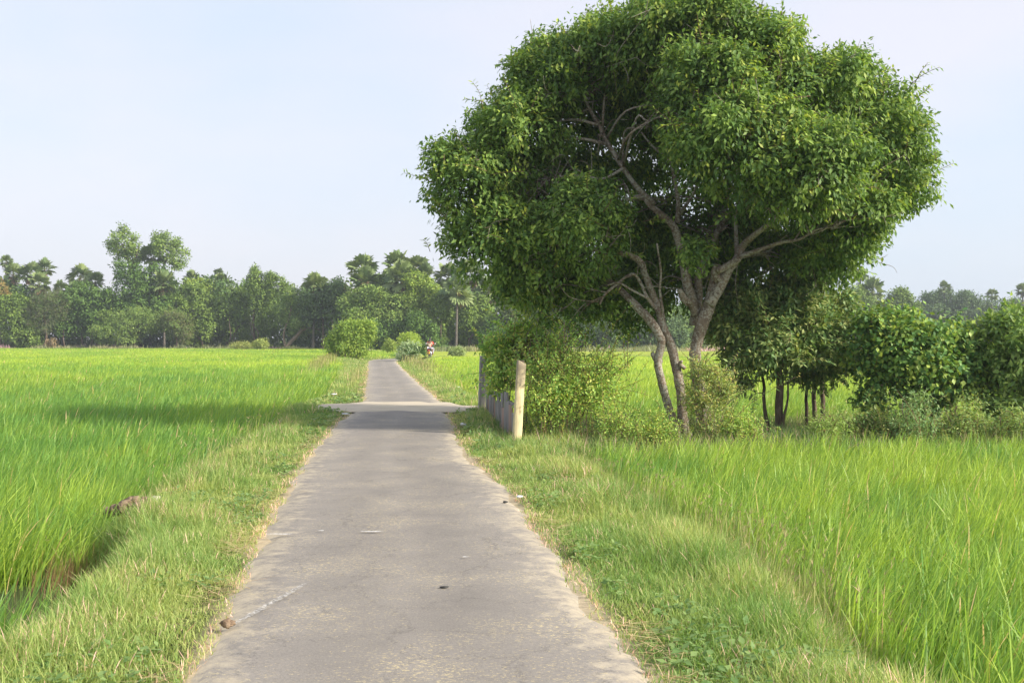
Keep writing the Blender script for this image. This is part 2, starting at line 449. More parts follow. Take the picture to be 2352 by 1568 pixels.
wl = (vnoise(rs, rs * 0, .5, 11) - .5) * .14 + (vnoise(rs, rs * 0 + 5, .16, 12) - .5) * .1
wr = (vnoise(rs, rs * 0 + 9, .5, 13) - .5) * .14 + (vnoise(rs, rs * 0 + 13, .16, 14) - .5) * .1
off = (-(RP[:, 2] + wl))[:, None] * (1 - u) + (RP[:, 2] + wr)[:, None] * u
V = np.zeros((len(RP), K, 3))
V[..., :2] = RP[:, None, :2] + Nr[:, None, :] * off[..., None]
V[..., 2] = .012 * (1 - (2 * u - 1) ** 2) - .07 * (np.abs(2 * u - 1) > .95) + (vnoise(V[..., 0], V[..., 1], .9, 15) - .5) * .012
UV = np.stack([np.broadcast_to(u, off.shape), np.broadcast_to(rs[:, None], off.shape)], -1).reshape(-1, 2)
i, j = np.meshgrid(np.arange(len(RP) - 1), np.arange(K - 1), indexing='ij')
Q = np.stack([i * K + j, i * K + j + 1, (i + 1) * K + j + 1, (i + 1) * K + j], -1).reshape(-1, 4)
tag(mk('road', V.reshape(-1, 3), [Q], m_road(), uv=UV, smooth=True), kind='structure')

M_SAND = m_plain('pale_sand', (.40, .345, .26), (.57, .50, .39), 3.0, .95, (.5, 1.6, 1), .3, 7, .3, .7, .1)
def sheet(name, cx, cy, ox, oy, z, mat, seed, rough=.12, n=40, rz=0.0):
    g = R(seed); an = np.linspace(0, 2 * np.pi, n, endpoint=False)
    k = 1 + rough * (g.random(n) - .5) * 2
    px = np.sign(np.cos(an)) * np.abs(np.cos(an)) ** .6 * ox * k; py = np.sign(np.sin(an)) * np.abs(np.sin(an)) ** .6 * oy * k
    ca, sa = math.cos(rz), math.sin(rz)
    V = np.column_stack([cx + px * ca - py * sa, cy + px * sa + py * ca, np.full(n, z)])
    V = np.vstack([V, [cx, cy, z]])
    j = np.arange(n)
    return mk(name, V, [np.stack([j, (j + 1) % n, np.full(n, n)], -1)], mat)
# the sandy cross track over the road
g = R(5)
xs = np.linspace(-4.6, -.55, 70)
ya = 23.6 + (vnoise(xs, xs * 0, .5, 21) - .5) * .35 - .9 * sstep(xs, -3.6, -5) * 0 + .9 * sstep(xs, -1.3, -.6)
yb = 27.3 + (vnoise(xs, xs * 0, .4, 22) - .5) * .9 - 1.6 * sstep(xs, -1.9, -.7) - .9 * (1 - sstep(xs, -4.9, -3.7))
ya = ya + 1.5 * (1 - sstep(xs, -4.6, -3.8))
k = 9; tt = np.linspace(0, 1, k)
V = np.zeros((70, k, 3)); V[..., 0] = xs[:, None]; V[..., 1] = ya[:, None] * (1 - tt) + yb[:, None] * tt
eS, _s = road_e(V[..., 0], V[..., 1])
V[..., 2] = np.where(eS < 0, .032, .032 - .012 * np.clip(eS, 0, 1.2)) - .03 * (np.abs(2 * tt - 1) > .99)
i, j = np.meshgrid(np.arange(69), np.arange(k - 1), indexing='ij')
Q = np.stack([i * k + j, (i + 1) * k + j, (i + 1) * k + j + 1, i * k + j + 1], -1).reshape(-1, 4)
tag(mk('dirt_path', V.reshape(-1, 3), [Q], M_SAND, smooth=True), kind='structure')
def on_path(x, y):
    return (x > -4.6) & (x < -.7) & (y > np.interp(x, xs, ya) - .05) & (y < np.interp(x, xs, yb) + .05)

# water lying in the hollow
def m_water():
    m, nt, out = new_mat('ditch_water')
    p = node(nt, 'ShaderNodeBsdfPrincipled', i_Roughness=.12)
    p.inputs['Base Color'].default_value = (.055, .06, .04, 1)
    n = node(nt, 'ShaderNodeTexNoise', i_Scale=9.0); b = node(nt, 'ShaderNodeBump', i_Strength=.08, i_Distance=.02)
    nt.links.new(n.outputs[0], b.inputs['Height']); nt.links.new(b.outputs[0], p.inputs['Normal'])
    nt.links.new(p.outputs[0], out.inputs['Surface'])
    return m
tag(sheet('water', -3.75, 8.0, .95, 1.7, -.47, m_water(), 3, .1), kind='structure')

# ------------------------------------------------------------------ blades
def blades(P, ln, wd, az, lean, bend, col, rows=(0, .4, .75, 1), seed=0):
    n = len(P); g = R(seed)
    bend = np.where(np.abs(bend) < .02, .02, bend)
    wa = az + np.pi / 2 + g.normal(size=n) * .7
    S = np.column_stack([np.cos(wa), np.sin(wa), np.zeros(n)])
    Dh = np.column_stack([np.cos(az), np.sin(az), np.zeros(n)])
    V = []
    for t in rows:
        h = (np.cos(lean) - np.cos(lean + bend * t)) / bend * ln
        v = (np.sin(lean + bend * t) - np.sin(lean)) / bend * ln
        c = P + Dh * h[:, None]; c[:, 2] += v
        if t == rows[-1]:
            V.append(c)
        else:
            k = (wd * (1 - .55 * t * t) * .5)[:, None]
            V += [c - S * k, c + S * k]
    m = len(V); nr = len(rows)
    V = np.stack(V, 1).reshape(-1, 3)
    b = (np.arange(n) * m)[:, None]
    quads = [b + np.array([[2 * q, 2 * q + 1, 2 * q + 3, 2 * q + 2]]) for q in range(nr - 2)]
    tri = b + np.array([[2 * (nr - 2), 2 * (nr - 2) + 1, 2 * (nr - 2) + 2]])
    return V, [np.vstack(quads), tri], np.repeat(col, m, axis=0)

def strips(dens, Y0, Y1, xlim, seed, k=60):
    g = R(seed); X = []; Yv = []
    ed = Y0 * (Y1 / Y0) ** np.linspace(0, 1, k + 1)
    for a, b in zip(ed[:-1], ed[1:]):
        m = (a + b) / 2; x0, x1 = xlim(m)
        if x1 <= x0: continue
        n = int(dens(m) * (x1 - x0) * (b - a))
        X.append(g.uniform(x0, x1, n)); Yv.append(g.uniform(a, b, n))
    return np.concatenate(X), np.concatenate(Yv), g

def lerp(a, b, t): return np.asarray(a) + (np.asarray(b) - np.asarray(a)) * t

def rice(name, label, sgn, hgt, seed, y1):
    parts = MB()
    for (Y0, Y1, rows, seed2) in ((3.2, 16.5, (0, .3, .6, .85, 1), 1), (16.5, 45, (0, .45, .8, 1), 2), (45, y1, (0, .6, 1), 3)):
        dens = lambda m: min(820, 820 * (12 / m) ** 1.55)
        lim = (lambda m: (-.52 * m - 2.5, cx_of(m) - 1)) if sgn < 0 else (lambda m: (cx_of(m) + 1, .52 * m + 2.5))
        x, y, g = strips(dens, Y0, Y1, lim, seed + seed2)
        e, s = road_e(x, y)
        wv = verge_w(y, s)
        ok = (s == sgn) & (e > wv + .32 + .25 * vnoise(x, y, .8, 31)) & ~on_path(x, y)
        if sgn > 0:
            ok &= ~((y > 15.9 + .3 * vnoise(x, y, .7, 32)) & (y < 23.6) & (x > -1.6))
            ok &= y < 128 + 14 * vnoise(x, x * 0, 9, 33)
        else:
            ok &= ~((((x + 3.6) / .72) ** 2 + ((y - 7.85) / 1.3) ** 2) < 1)
            ok &= y < 160 + 6 * vnoise(x, x * 0, 9, 33)
            ok &= ~((y > 24.6) & (y < 27.2) & (e < 1.9))
        # bunds between plots: thin bare lines
        x, y, e = x[ok], y[ok], e[ok]; n = len(x)
        z = ground_z(x, y, (e, np.full(n, sgn)))
        big = vnoise(x, y * .5, 4.5, 34); sm = vnoise(x, y, .9, 35)
        edge = sstep(e - verge_w(y, np.full(n, sgn)), .3, 1.4)
        lift = sstep(y, 35, 62)
        ln = hgt * (.90 + .10 * edge) * (.8 + .4 * vnoise(x, y, .28, 36)) * g.uniform(.6, 1.18, n) * (.88 + .24 * big) * (1 - .58 * lift)
        wd = .0108 * g.uniform(.6, 1.3, n) * np.maximum(1, (y / 12)) ** .92
        az = g.normal(0.1, .95, n)                     # the wind leans the crop to the right
        lean = np.abs(g.normal(.10, .14, n)) + .04
        bend = g.uniform(.15, .95, n) * (1 - .3 * lift) + .35 * (g.random(n) < .2)
        t = np.clip(.30 + .55 * (big - .5) + .5 * (sm - .5) + .3 * (vnoise(x, y, .28, 36) - .5) + g.normal(size=n) * .16 + .24 * sstep(y, 14, 70) + (.2 if sgn > 0 else -.06), 0, 1)[:, None]
        c = lerp((.075, .165, .020), (.205, .285, .022), t) * g.uniform(.82, 1.2, (n, 1))
        dry = g.random(n) < .015
        c[dry] = lerp((.30, .25, .05), (.36, .28, .10), g.random((dry.sum(), 1)))
        P = np.column_stack([x, y, z - .01])
        V, f, cc = blades(P, ln, wd, az, lean, bend, c, rows, seed + 9)
        parts.add(V, f, cc)
    o = parts.build(name, M_RICE, smooth=False)
    return tag(o, label, 'rice crop', kind='stuff')
rice('rice_crop', 'wide bright green rice field on the side of the road away from the big tree', -1, .60, 100, 168)
rice('rice_crop', 'bright green rice field around and behind the big tree, on its side of the road', 1, .58, 200, 140)

# verge grass on both sides, the hedge bank and around the field ends
def verge():
    mb = MB()
    for (Y0, Y1, rows, sd, d0) in ((3.6, 12, (0, .45, .8, 1), 1, 6800), (12, 30, (0, .55, 1), 2, 5200), (30, 100, (0, .6, 1), 3, 5200)):
        dens = lambda m: d0 * min(1, (9 / m) ** 1.6)
        lim = (lambda m: (cx_of(m) - 3.6, cx_of(m) + 3.7)) if Y1 < 60 else (lambda m: (cx_of(m) - 4.2, cx_of(m) + (4.2 if m < 76 else 22)))
        x, y, g = strips(dens, Y0, Y1, lim, 300 + sd)
        e, s = road_e(x, y)
        wv = verge_w(y, s)
        fr = vnoise(x, y, .45, 41) * .5 + vnoise(x, y, .14, 42) * .3
        ok = (e > -.16 + fr * .34) & (e < wv + .75) & ~on_path(x, y) & (g.random(len(x)) < sstep(e + fr * .3, -.05, .42) * .85 + .15)
        # bare and worn patches
        ok &= ~((vnoise(x, y, .38, 43) < .16) & (g.random(len(x)) < .8))
        ok &= ~(((((x + 3.5) / .28) ** 2 + ((y - 10.3) / .2) ** 2) < 1) & (g.random(len(x)) < .8))
        ok &= ~((((x + 3.5) / .5) ** 2 + ((y - 7.8) / 1.1) ** 2) < 1)
        x, y, e, s, wv = x[ok], y[ok], e[ok], s[ok], wv[ok]; n = len(x)
        z = ground_z(x, y, (e, s))
        q = sstep(e, 0, wv)
        pn = vnoise(x, y, .9, 44); pm = vnoise(x, y, .3, 45)
        ln = lerp(.05, .165, q) * g.uniform(.5, 1.5, n) * (.55 + .9 * pn) * (.75 + .5 * pm)
        ln = ln * np.where((s < 0) & (y > 25.5) & (y < 31), .6, 1)
        wd = .0042 * g.uniform(.6, 1.6, n) * np.maximum(1, (y / 8)) ** .85
        az = g.uniform(0, 2 * np.pi, n)
        lean = np.abs(g.normal(0, .5, n)) * (1.15 - .4 * q); bend = g.uniform(.1, 1.3, n)
        t = np.clip(.45 + .9 * (vnoise(x, y, .7, 46) - .5) + g.normal(size=n) * .25, 0, 1)[:, None]
        c = lerp((.075, .15, .022), (.185, .235, .045), t)
        pd = np.clip(.04 + .36 * (1 - sstep(e, 0, .18)) + .35 * (vnoise(x, y, .6, 47) - .62), .03, .9)
        dry = g.random(n) < pd
        c[dry] = lerp((.26, .20, .085), (.40, .31, .15), g.random((dry.sum(), 1)))
        c = c * g.uniform(.8, 1.2, (n, 1))
        V, f, cc = blades(np.column_stack([x, y, z - .006]), ln, wd, az, lean, bend, c, rows, 310 + sd)
        mb.add(V, f, cc)
    # broad leaved little weeds scattered in clumps among the grass
    x, y, g = strips(lambda m: 170 * min(1, (9 / m) ** 1.5), 4.2, 30, lambda m: (cx_of(m) - 3.2, cx_of(m) + 3.4), 350)
    e, s = road_e(x, y); ok = (e > .12) & (e < verge_w(y, s) + .1) & (vnoise(x, y, .5, 52) > .55) & ~on_path(x, y)
    x, y, e, s = x[ok], y[ok], e[ok], s[ok]; k = 5; n = len(x) * k
    z = ground_z(x, y, (e, s)) + g.uniform(.01, .10, len(x))
    P = np.repeat(np.column_stack([x, y, z]), k, 0) + g.normal(size=(n, 3)) * [.02, .02, .012]
    D = g.normal(size=(n, 3)) * [1, 1, .35] + [0, 0, .15]; sz = np.repeat(g.uniform(.5, 1.7, len(x)), k) * g.uniform(.7, 1.2, n) * np.maximum(1, P[:, 1] / 12)
    mb.add(*leaves(P, D, np.array([0, 0, 1.0]) + g.normal(size=(n, 3)) * .3, .038 * sz, .022 * sz, lerp((.055, .115, .02), (.11, .18, .035), g.random((n, 1)))))
    # grass on the hedge bank and in the shade of the trees
    g = R(333); n = 42000
    x = g.uniform(-.9, 12.5, n); y = g.uniform(15.6, 24.2, n)
    e, s = road_e(x, y); ok = (e > .3) & ~on_path(x, y) & (x < .5 * y + 2.2)
    x, y, e, s = x[ok], y[ok], e[ok], s[ok]; n = len(x)
    z = ground_z(x, y, (e, s))
    t = g.random((n, 1)); c = lerp((.05, .11, .02), (.16, .21, .04), t * vnoise(x, y, .8, 48)[:, None] * 1.6)
    dry = g.random(n) < .1; c[dry] = (.26, .21, .1)
    V, f, cc = blades(np.column_stack([x, y, z - .01]), g.uniform(.08, .34, n) * (.5 + vnoise(x, y, .8, 49)), .0085 * g.uniform(.6, 1.4, n), g.uniform(0, 6.28, n), np.abs(g.normal(0, .4, n)), g.uniform(.1, 1.2, n), c, (0, .55, 1), 334)
    mb.add(V, f, cc)
    return tag(mb.build('verge_grass', M_GRASS, smooth=False), 'short mixed green grass growing along both edges of the road', 'grass', kind='stuff')
verge()

def stalks():
    """tall seeding grass, straw coloured, in patches of the verges"""
    mb = MB(); g = R(400)
    spots = [(1.95, 8.7, .30, 1.2, 620, .42), (1.6, 10.8, .4, 1.4, 460, .40), (1.1, 13.6, .6, 1.5, 260, .34), (1.95, 6.6, .4, .9, 260, .34), (2.0, 7.4, .3, 1.0, 260, .42),
             (-3.35, 11.6, .35, 1.6, 90, .48), (-3.75, 13.8, .5, 1.8, 110, .5), (-3.5, 9.8, .4, 1.0, 60, .45), (-2.9, 6.6, .5, 1.0, 30, .4), (-4.6, 17.5, .6, 2.0, 180, .5),
             (-3.72, 9.0, .22, .35, 420, .30), (-10.9, 62, .5, 13, 1100, .55), (-5.9, 42, .4, 9, 500, .42), (-3.2, 33, .4, 7, 450, .34), (-2.2, 44, .5, 12, 600, .34), (-5.0, 60, .6, 12, 700, .4), (-7.2, 76, .8, 8, 500, .5)]
    for q, (cx, cy, sx, sy, n, hgt) in enumerate(spots):
        x = cx + g.normal(size=n) * sx * .6; y = cy + g.normal(size=n) * sy * .6
        if cy > 25:
            x = cx + g.normal(size=n) * sx * .6 + (cx_of(y) - cx_of(cy))
        e, s = road_e(x, y); ok = e > .35; x, y, e, s = x[ok], y[ok], e[ok], s[ok]; m = len(x)
        z = ground_z(x, y, (e, s))
        ln = hgt * g.uniform(.5, 1.25, m)
        red = q == 10
        c = lerp((.34, .32, .12), (.46, .42, .21), g.random((m, 1))) if not red else lerp((.20, .10, .06), (.33, .2, .11), g.random((m, 1)))
        gr = g.random(m) < (.5 if not red else .05); c[gr] = lerp((.14, .20, .04), (.24, .28, .07), g.random((gr.sum(), 1)))
        az = g.normal(.2, 1.1, m)
        wd = .0032 * np.maximum(1, y / 9) ** .9 * np.ones(m)
        P = np.column_stack([x, y, z]); lean = np.abs(g.normal(.1, .16, m)); bend = g.uniform(.05, .5, m)
        V, f, cc = blades(P, ln, wd, az, lean, bend, c, (0, .5, .8, 1), 401 + q); mb.add(V, f, cc)
        if not red:
            # seed heads: short splayed spikelets at the tips
            hd = g.random(m) < .28; b = bend[hd]; le = lean[hd]; k = 3
            h = (np.cos(le) - np.cos(le + b)) / b * ln[hd]; v = (np.sin(le + b) - np.sin(le)) / b * ln[hd]
            Tp = P[hd] + np.column_stack([np.cos(az[hd]) * h, np.sin(az[hd]) * h, v])
            Tp = np.repeat(Tp, k, 0); m2 = len(Tp)
            cc2 = lerp((.30, .22, .12), (.42, .33, .2), g.random((m2, 1)))
            V, f, cc = blades(Tp, g.uniform(.03, .07, m2), .004 * np.maximum(1, Tp[:, 1] / 10) ** .9, np.repeat(az[hd], k) + g.normal(size=m2) * .9, g.uniform(.1, .9, m2), g.uniform(.2, 1, m2), cc2, (0, .5, 1), 430 + q)
            mb.add(V, f, cc)
    return tag(mb.build('dry_grass', M_STRAW, smooth=False), 'tall straw coloured seeding grass in patches along the road verges', 'grass', kind='stuff')
stalks()

def straw():
    mb = MB(); g = R(450); n = 9500
    t = g.integers(0, len(RP) - 1, n)
    t = np.clip((g.random(n) ** 2.0 * 420 + 100).astype(int), 0, len(RP) - 1)
    sd = np.where(g.random(n) < .5, -1, 1)
    clump = vnoise(RP[t, 1], sd * 7.0, .7, 51)
    keep = g.random(n) < clump ** 1.6 * 1.6
    t, sd = t[keep], sd[keep]; n = len(t)
    o = sd * (RP[t, 2] - np.abs(g.normal(0, .10, n)) + .10)
    x = RP[t, 0] + Nr[t, 0] * o; y = RP[t, 1] + Nr[t, 1] * o + g.uniform(-.06, .06, n)
    m = on_path(x, y); x, y = x[~m], y[~m]; n = len(x)
    P = np.column_stack([x, y, np.full(n, .022)])
    c = lerp((.36, .27, .13), (.58, .47, .27), g.random((n, 1))); rd = g.random(n) < .2; c[rd] = lerp((.28, .15, .08), (.36, .22, .13), g.random((rd.sum(), 1)))
    V, f, cc = blades(P, g.uniform(.05, .26, n), .0045 * np.maximum(1, y / 9) ** .9 * g.uniform(.6, 1.5, n), g.normal(0, .8, n) + np.pi * (g.random(n) < .5), g.uniform(1.38, 1.52, n), g.uniform(-.1, .25, n), c, (0, .5, 1), 452)
    mb.add(V, f, cc)
    return tag(mb.build('straw', M_STRAW, smooth=False), 'loose dry straw lying along the edges of the asphalt', 'straw', kind='stuff')
straw()

# ------------------------------------------------------------------ the big tree
def gzp(x, y): return float(ground_z(np.array([x]), np.array([y]))[0])
TY = 19.2
Zx = lambda a: 1320.7 + .348 * a
Zy = lambda b: 459.3 + .348 * b
def limb(pts, d=0.0, zoom=True):
    """rows: x, y, radius (photo units), optional depth"""
    out = []
    for q in pts:
        x, y, r = q[:3]; dd = d + (q[3] if len(q) > 3 else 0)
        if zoom: x, y, r = Zx(x), Zy(y), r * .348
        Y = TY + dd
        out.append((*W(x, y, Y), r / F * Y))
    return np.array(out)
LIMBS = [
    limb([(672, 1560, 46), (655, 1480, 36), (610, 1340, 31), (565, 1180, 30), (550, 1050, 30), (566, 950, 30), (560, 880, 32), (500, 790, 34), (400, 690, 30), (310, 610, 25, .2), (230, 550, 18, .4), (120, 520, 10, .6)], -.1),
    limb([(725, 1570, 58), (712, 1470, 40), (690, 1250, 36), (660, 1050, 35), (620, 930, 33), (580, 830, 33), (555, 740, 31), (510, 620, 27), (470, 500, 25), (430, 410, 24), (330, 370, 20, -.2), (200, 350, 13, -.5), (60, 330, 7, -.9)], .05),
    limb([(560, 740, 20), (520, 690, 15), (470, 640, 13), (440, 560, 12), (395, 502, 12), (330, 512, 11), (282, 560, 11), (200, 630, 10), (160, 690, 6)], -.25),
    limb([(475, 645, 10), (370, 600, 9), (290, 550, 8), (200, 560, 5)], -.3),
    limb([(580, 740, 13), (572, 600, 10), (565, 480, 9), (558, 285, 7)], -.15),
    limb([(860, 1580, 80), (850, 1470, 62), (815, 1250, 48), (800, 1050, 44), (805, 930, 44), (838, 800, 48), (880, 690, 48), (905, 590, 40), (925, 500, 34), (945, 430, 26)], 0.1),
    limb([(890, 690, 44), (960, 560, 42), (1020, 460, 36), (1065, 390, 30), (1110, 300, 27), (1200, 230, 22, -.5), (1300, 140, 17, -1.0), (1400, 40, 11, -1.5), (1480, -80, 6, -1.8)], 0),
    limb([(1075, 380, 20), (1200, 325, 18, -.2), (1350, 270, 15, -.5), (1480, 260, 12, -.8), (1600, 215, 8, -1.0), (1720, 190, 5, -1.1)], 0),
    limb([(1070, 390, 20), (1072, 280, 17, .2), (1065, 130, 13, .4), (1090, -20, 9, .5), (1130, -160, 6, .5)], .1),
    limb([(1060, 385, 18), (1150, 370, 14, .5), (1300, 350, 12, 1.0), (1450, 320, 10, 1.5), (1650, 290, 6, 2.2)], .2),
    limb([(940, 470, 26), (1010, 450, 28), (1070, 385, 27)], -.2),
    limb([(795, 830, 40), (800, 640, 33), (805, 500, 28), (850, 400, 25, .3), (930, 250, 24, .6), (975, 130, 21, .8), (1000, 20, 18, 1.0), (1010, -140, 13, 1.2), (1000, -330, 8, 1.2), (1020, -520, 5, 1.1)], .5),
    limb([(800, 760, 42), (745, 570, 38), (712, 420, 34), (682, 260, 31), (640, 170, 28), (560, 90, 25), (500, 20, 22), (430, -20, 18), (300, 10, 10)], .3),
    limb([(1504, 470, 8), (1470, 440, 7.5), (1440, 400, 7), (1400, 333, 6.2), (1373, 285, 5.4, .1), (1346, 236, 4.4, .1), (1325, 180, 3.2, .1)], .3, False),
    limb([(1400, 333, 5), (1340, 318, 4), (1290, 322, 3)], .3, False), limb([(1375, 287, 4.4), (1325, 272, 3.6), (1276, 280, 2.4)], .3, False),
    limb([(1384, 292, 4), (1386, 225, 3.2), (1396, 190, 2.2)], .4, False), limb([(1432, 387, 4.5), (1385, 410, 4), (1346, 405, 3.6), (1300, 398, 3.2), (1250, 418, 2.6), (1200, 445, 2)], .1, False),
    limb([(1556, 512, 7), (1558, 456, 6), (1546, 376, 4.6), (1530, 300, 3.4), (1500, 220, 2.2)], .6, False), limb([(1556, 500, 5), (1600, 430, 4.4), (1630, 330, 3.4), (1640, 200, 2.2)], 1.0, False),
    limb([(1546, 376, 4), (1500, 330, 3.2), (1475, 300, 2)], .5, False),
]
# lobes of the crown: photo x, y, rx, ry, depth offset, depth radius (m)
LB = [(1335, 225, 130, 110, 1.5, 1.0), (1850, 310, 120, 105, .6, 1.3), (1905, 500, 100, 72, .3, 1.1), (1800, 240, 100, 90, -.9, 1.2), (1480, 150, 120, 90, .6, 1.4), (1200, 440, 110, 110, .9, 1.0), (1092, 435, 108, 118, -.1, 1.0), (1140, 560, 135, 100, -.1, 1.2), (1250, 640, 105, 90, 0, 1.0), (1312, 698, 106, 78, .6, .9), (1195, 320, 112, 112, .3, 1.3), (1252, 200, 92, 105, .6, 1.2), (1385, 132, 112, 84, .5, 1.5),
      (1505, 92, 125, 92, .3, 1.9), (1630, 92, 115, 92, 0, 1.9), (1735, 158, 100, 92, -.3, 1.7), (1885, 222, 118, 98, -.2, 1.6), (1995, 325, 110, 115, 0, 1.5), (2062, 412, 72, 80, .2, 1.1), (1690, 330, 160, 125, -1.9, 1.0),
      (1845, 400, 150, 110, -2.0, 1.0), (1800, 455, 135, 55, -1.6, .8), (1960, 500, 90, 72, -.6, 1.1), (1350, 520, 115, 105, -.9, .8), (1900, 590, 110, 60, .6, 1.0), (1625, 215, 140, 95, -1.2, 1.2),
      (1420, 300, 190, 140, 1.9, .9), (1620, 420, 240, 180, 2.4, 1.0), (1480, 560, 110, 100, 2.4, .8), (1560, 620, 170, 90, 2.0, .9), (1760, 610, 170, 80, 2.0, .9), (1290, 470, 150, 120, 1.3, .8), (1450, 690, 90, 70, 1.6, .7), (1600, 585, 38, 30, -1.1, .3)]
def lobes_w(LB, Y0):
    out = []
    for x, y, rx, ry, dd, dr in LB:
        Y = Y0 + dd
        out.append((*W(x, y, Y), rx / F * Y, dr, ry / F * Y))
    return np.array(out)
def shoot_leaves(fb_, C_, d, ln, wd, pal, g, skip=2):
    sd = nrm(np.cross(d, g.normal(size=3))[None])[0]
    for sgn in (-1, 1):
        m_ = len(C_) - skip; D_ = nrm(sgn * sd + d * .6 + g.normal(size=(m_, 3)) * .3 + [0, 0, -.15])
        c_ = np.asarray(pal)[g.integers(0, len(pal), m_)] * g.uniform(.9, 1.25, (m_, 1))
        fb_.add(*leaves(C_[skip:], D_, np.array([0, -.3, 1.0]) + g.normal(size=(m_, 3)) * .4, ln * g.uniform(.5, 1.05, m_), wd * g.uniform(.6, 1, m_), c_))
def grow_shoots(fb_, lobes, n, length, ln, wd, pal, g, steps=14):
    """loose shoots that break the outline, with leaves in two ranks along them"""
    P, O, _ = lobe_points(lobes, n, g, .2, .2)
    for i in range(n):
        L_ = g.uniform(.25, 1.0) * length; d = nrm((O[i] + g.normal(size=3) * .45 + [0, 0, .55])[None])[0]
        tt = np.linspace(-.35, 1, steps)[:, None]
        C_ = P[i] + d * L_ * tt + np.array([0, 0, -1.0]) * L_ * .35 * np.clip(tt, 0, 1) ** 2 * g.random() + g.normal(size=3) * .05 * tt ** 2
        fb_.tube(C_[::4], np.linspace(.006, .003, len(C_[::4])), 4, 2, col=(.07, .06, .03))
        shoot_leaves(fb_, C_, d, ln, wd, pal, g)
def clumps(lobes, k, q, seed, core=.72):
    """breaks each lobe into a core and many smaller leaf clumps over its surface"""
    g = R(seed); out = []
    for L in np.asarray(lobes):
        out.append(np.concatenate([L[:3], L[3:] * core]))
        d = nrm(g.normal(size=(k, 3))); d[:, 2] = np.where((d[:, 2] < -.3) & (g.random(k) < .5), -d[:, 2], d[:, 2])
        rm = L[3:].mean()
        for dd in d:
            out.append(np.concatenate([L[:3] + dd * L[3:] * g.uniform(.68, .92), np.array([1.15, 1.15, .85]) * rm * q * g.uniform(.7, 1.35)]))
    return np.array(out)

def big_tree():
    base = W(1570, 985, TY); base[2] = gzp(base[0], TY) - .05
    t = thing('tree', base, 'huge spreading tree with a dense rounded crown on several pale leaning trunks', 'tree')
    mb = MB()
    for q, L in enumerate(LIMBS[:2] + LIMBS[5:7] + LIMBS[11:13]):
        L = L.copy(); L[:, :3] += R(600 + q).normal(size=(len(L), 3)) * .015
        mb.tube(L[:, :3], L[:, 3] * .88, 12, 7, .07, 610 + q)
    # knots and broken stubs
    for (x, y, r, dx, dz) in ((530, 1045, 22, -.12, .1), (720, 650, 26, -.2, .16), (690, 1080, 14, .08, .05), (925, 500, 30, .02, .2)):
        a = W(Zx(x), Zy(y), TY - .05); rr = r * .348 / F * TY
        mb.tube([a + [.1, .05, -.08], a, a + [dx * .5, -.05, dz]], [rr, rr * .95, rr * .6], 9, 3, .1, x)
    mb.build('trunk', M_BARK, t)
    mb = MB(); g = R(620)
    for q, L in enumerate(LIMBS[2:5] + LIMBS[7:11] + LIMBS[13:]):
        L = L.copy(); L[1:, :3] += R(630 + q).normal(size=(len(L) - 1, 3)) * .02
        mb.tube(L[:, :3], L[:, 3] * .85, 8, 6, .06, 640 + q)
    lw = lobes_w(LB, TY)
    nodes_ = np.vstack([catmull(L, 4)[6:] for L in LIMBS if len(L) > 4])
    # secondary boughs and twigs reach from the limbs into each lobe
    P, O, k = lobe_points(lw, 420, g, .3, .6)
    tips = []
    for q in range(len(P)):
        d = np.linalg.norm(nodes_[:, :3] - P[q], axis=1)
        a = nodes_[np.argsort(d)[g.integers(0, 6)]]
        D = P[q] - a[:3]; Ld = np.linalg.norm(D)
        m1 = a[:3] + D * .35 + g.normal(size=3) * .12 * Ld + np.array([0, 0, .10 * Ld]); m2 = a[:3] + D * .7 + g.normal(size=3) * .10 * Ld + np.array([0, 0, .1 * Ld])
        r0 = min(a[3] * .55, .012 + .009 * Ld)
        mb.tube([a[:3], m1, m2, P[q]], [r0, r0 * .7, r0 * .45, .004], 5, 4)
        for _ in range(2):
            s = m2 + (P[q] - m2) * g.random(); D2 = nrm(g.normal(size=3) + O[q]) * g.uniform(.25, .6)
            mb.tube([s, s + D2 * .5 + g.normal(size=3) * .05, s + D2], [.006, .0045, .003], 4, 3)
    # bare curved twigs that hang in the open hollow
    for q in range(70):
        a = nodes_[g.integers(0, len(nodes_))]
        if a[2] < 2.2: continue
        D = nrm(g.normal(size=3) * [1, .7, .6] + [0, -.5, -.1]) * g.uniform(.4, 1.0)
        mb.tube([a[:3], a[:3] + D * .35 + [0, 0, .08], a[:3] + D * .7 + g.normal(size=3) * .06, a[:3] + D + [0, 0, -.15]], [.009, .007, .005, .003], 5, 4)
    mb.build('branches', M_BARK, t)
    pal = [(.030, .075, .017), (.045, .105, .020), (.070, .140, .024), (.092, .172, .028), (.13, .20, .032)]
    V, f, c, _, _ = foliage(clumps(lw, 15, .26, 651, .87), 27000, 13, .106, .049, pal, 650, .17, .75, .10, .4, pw=[.27, .33, .23, .12, .05], bump=.12, upb=.55, ob=1.05)
    cm = MB().add(V, f, c)
    grow_shoots(cm, lw, 1050, .50, .108, .048, pal[1:], g, 9)
    cm.build('crown', M_LEAF, t, smooth=False)
big_tree()

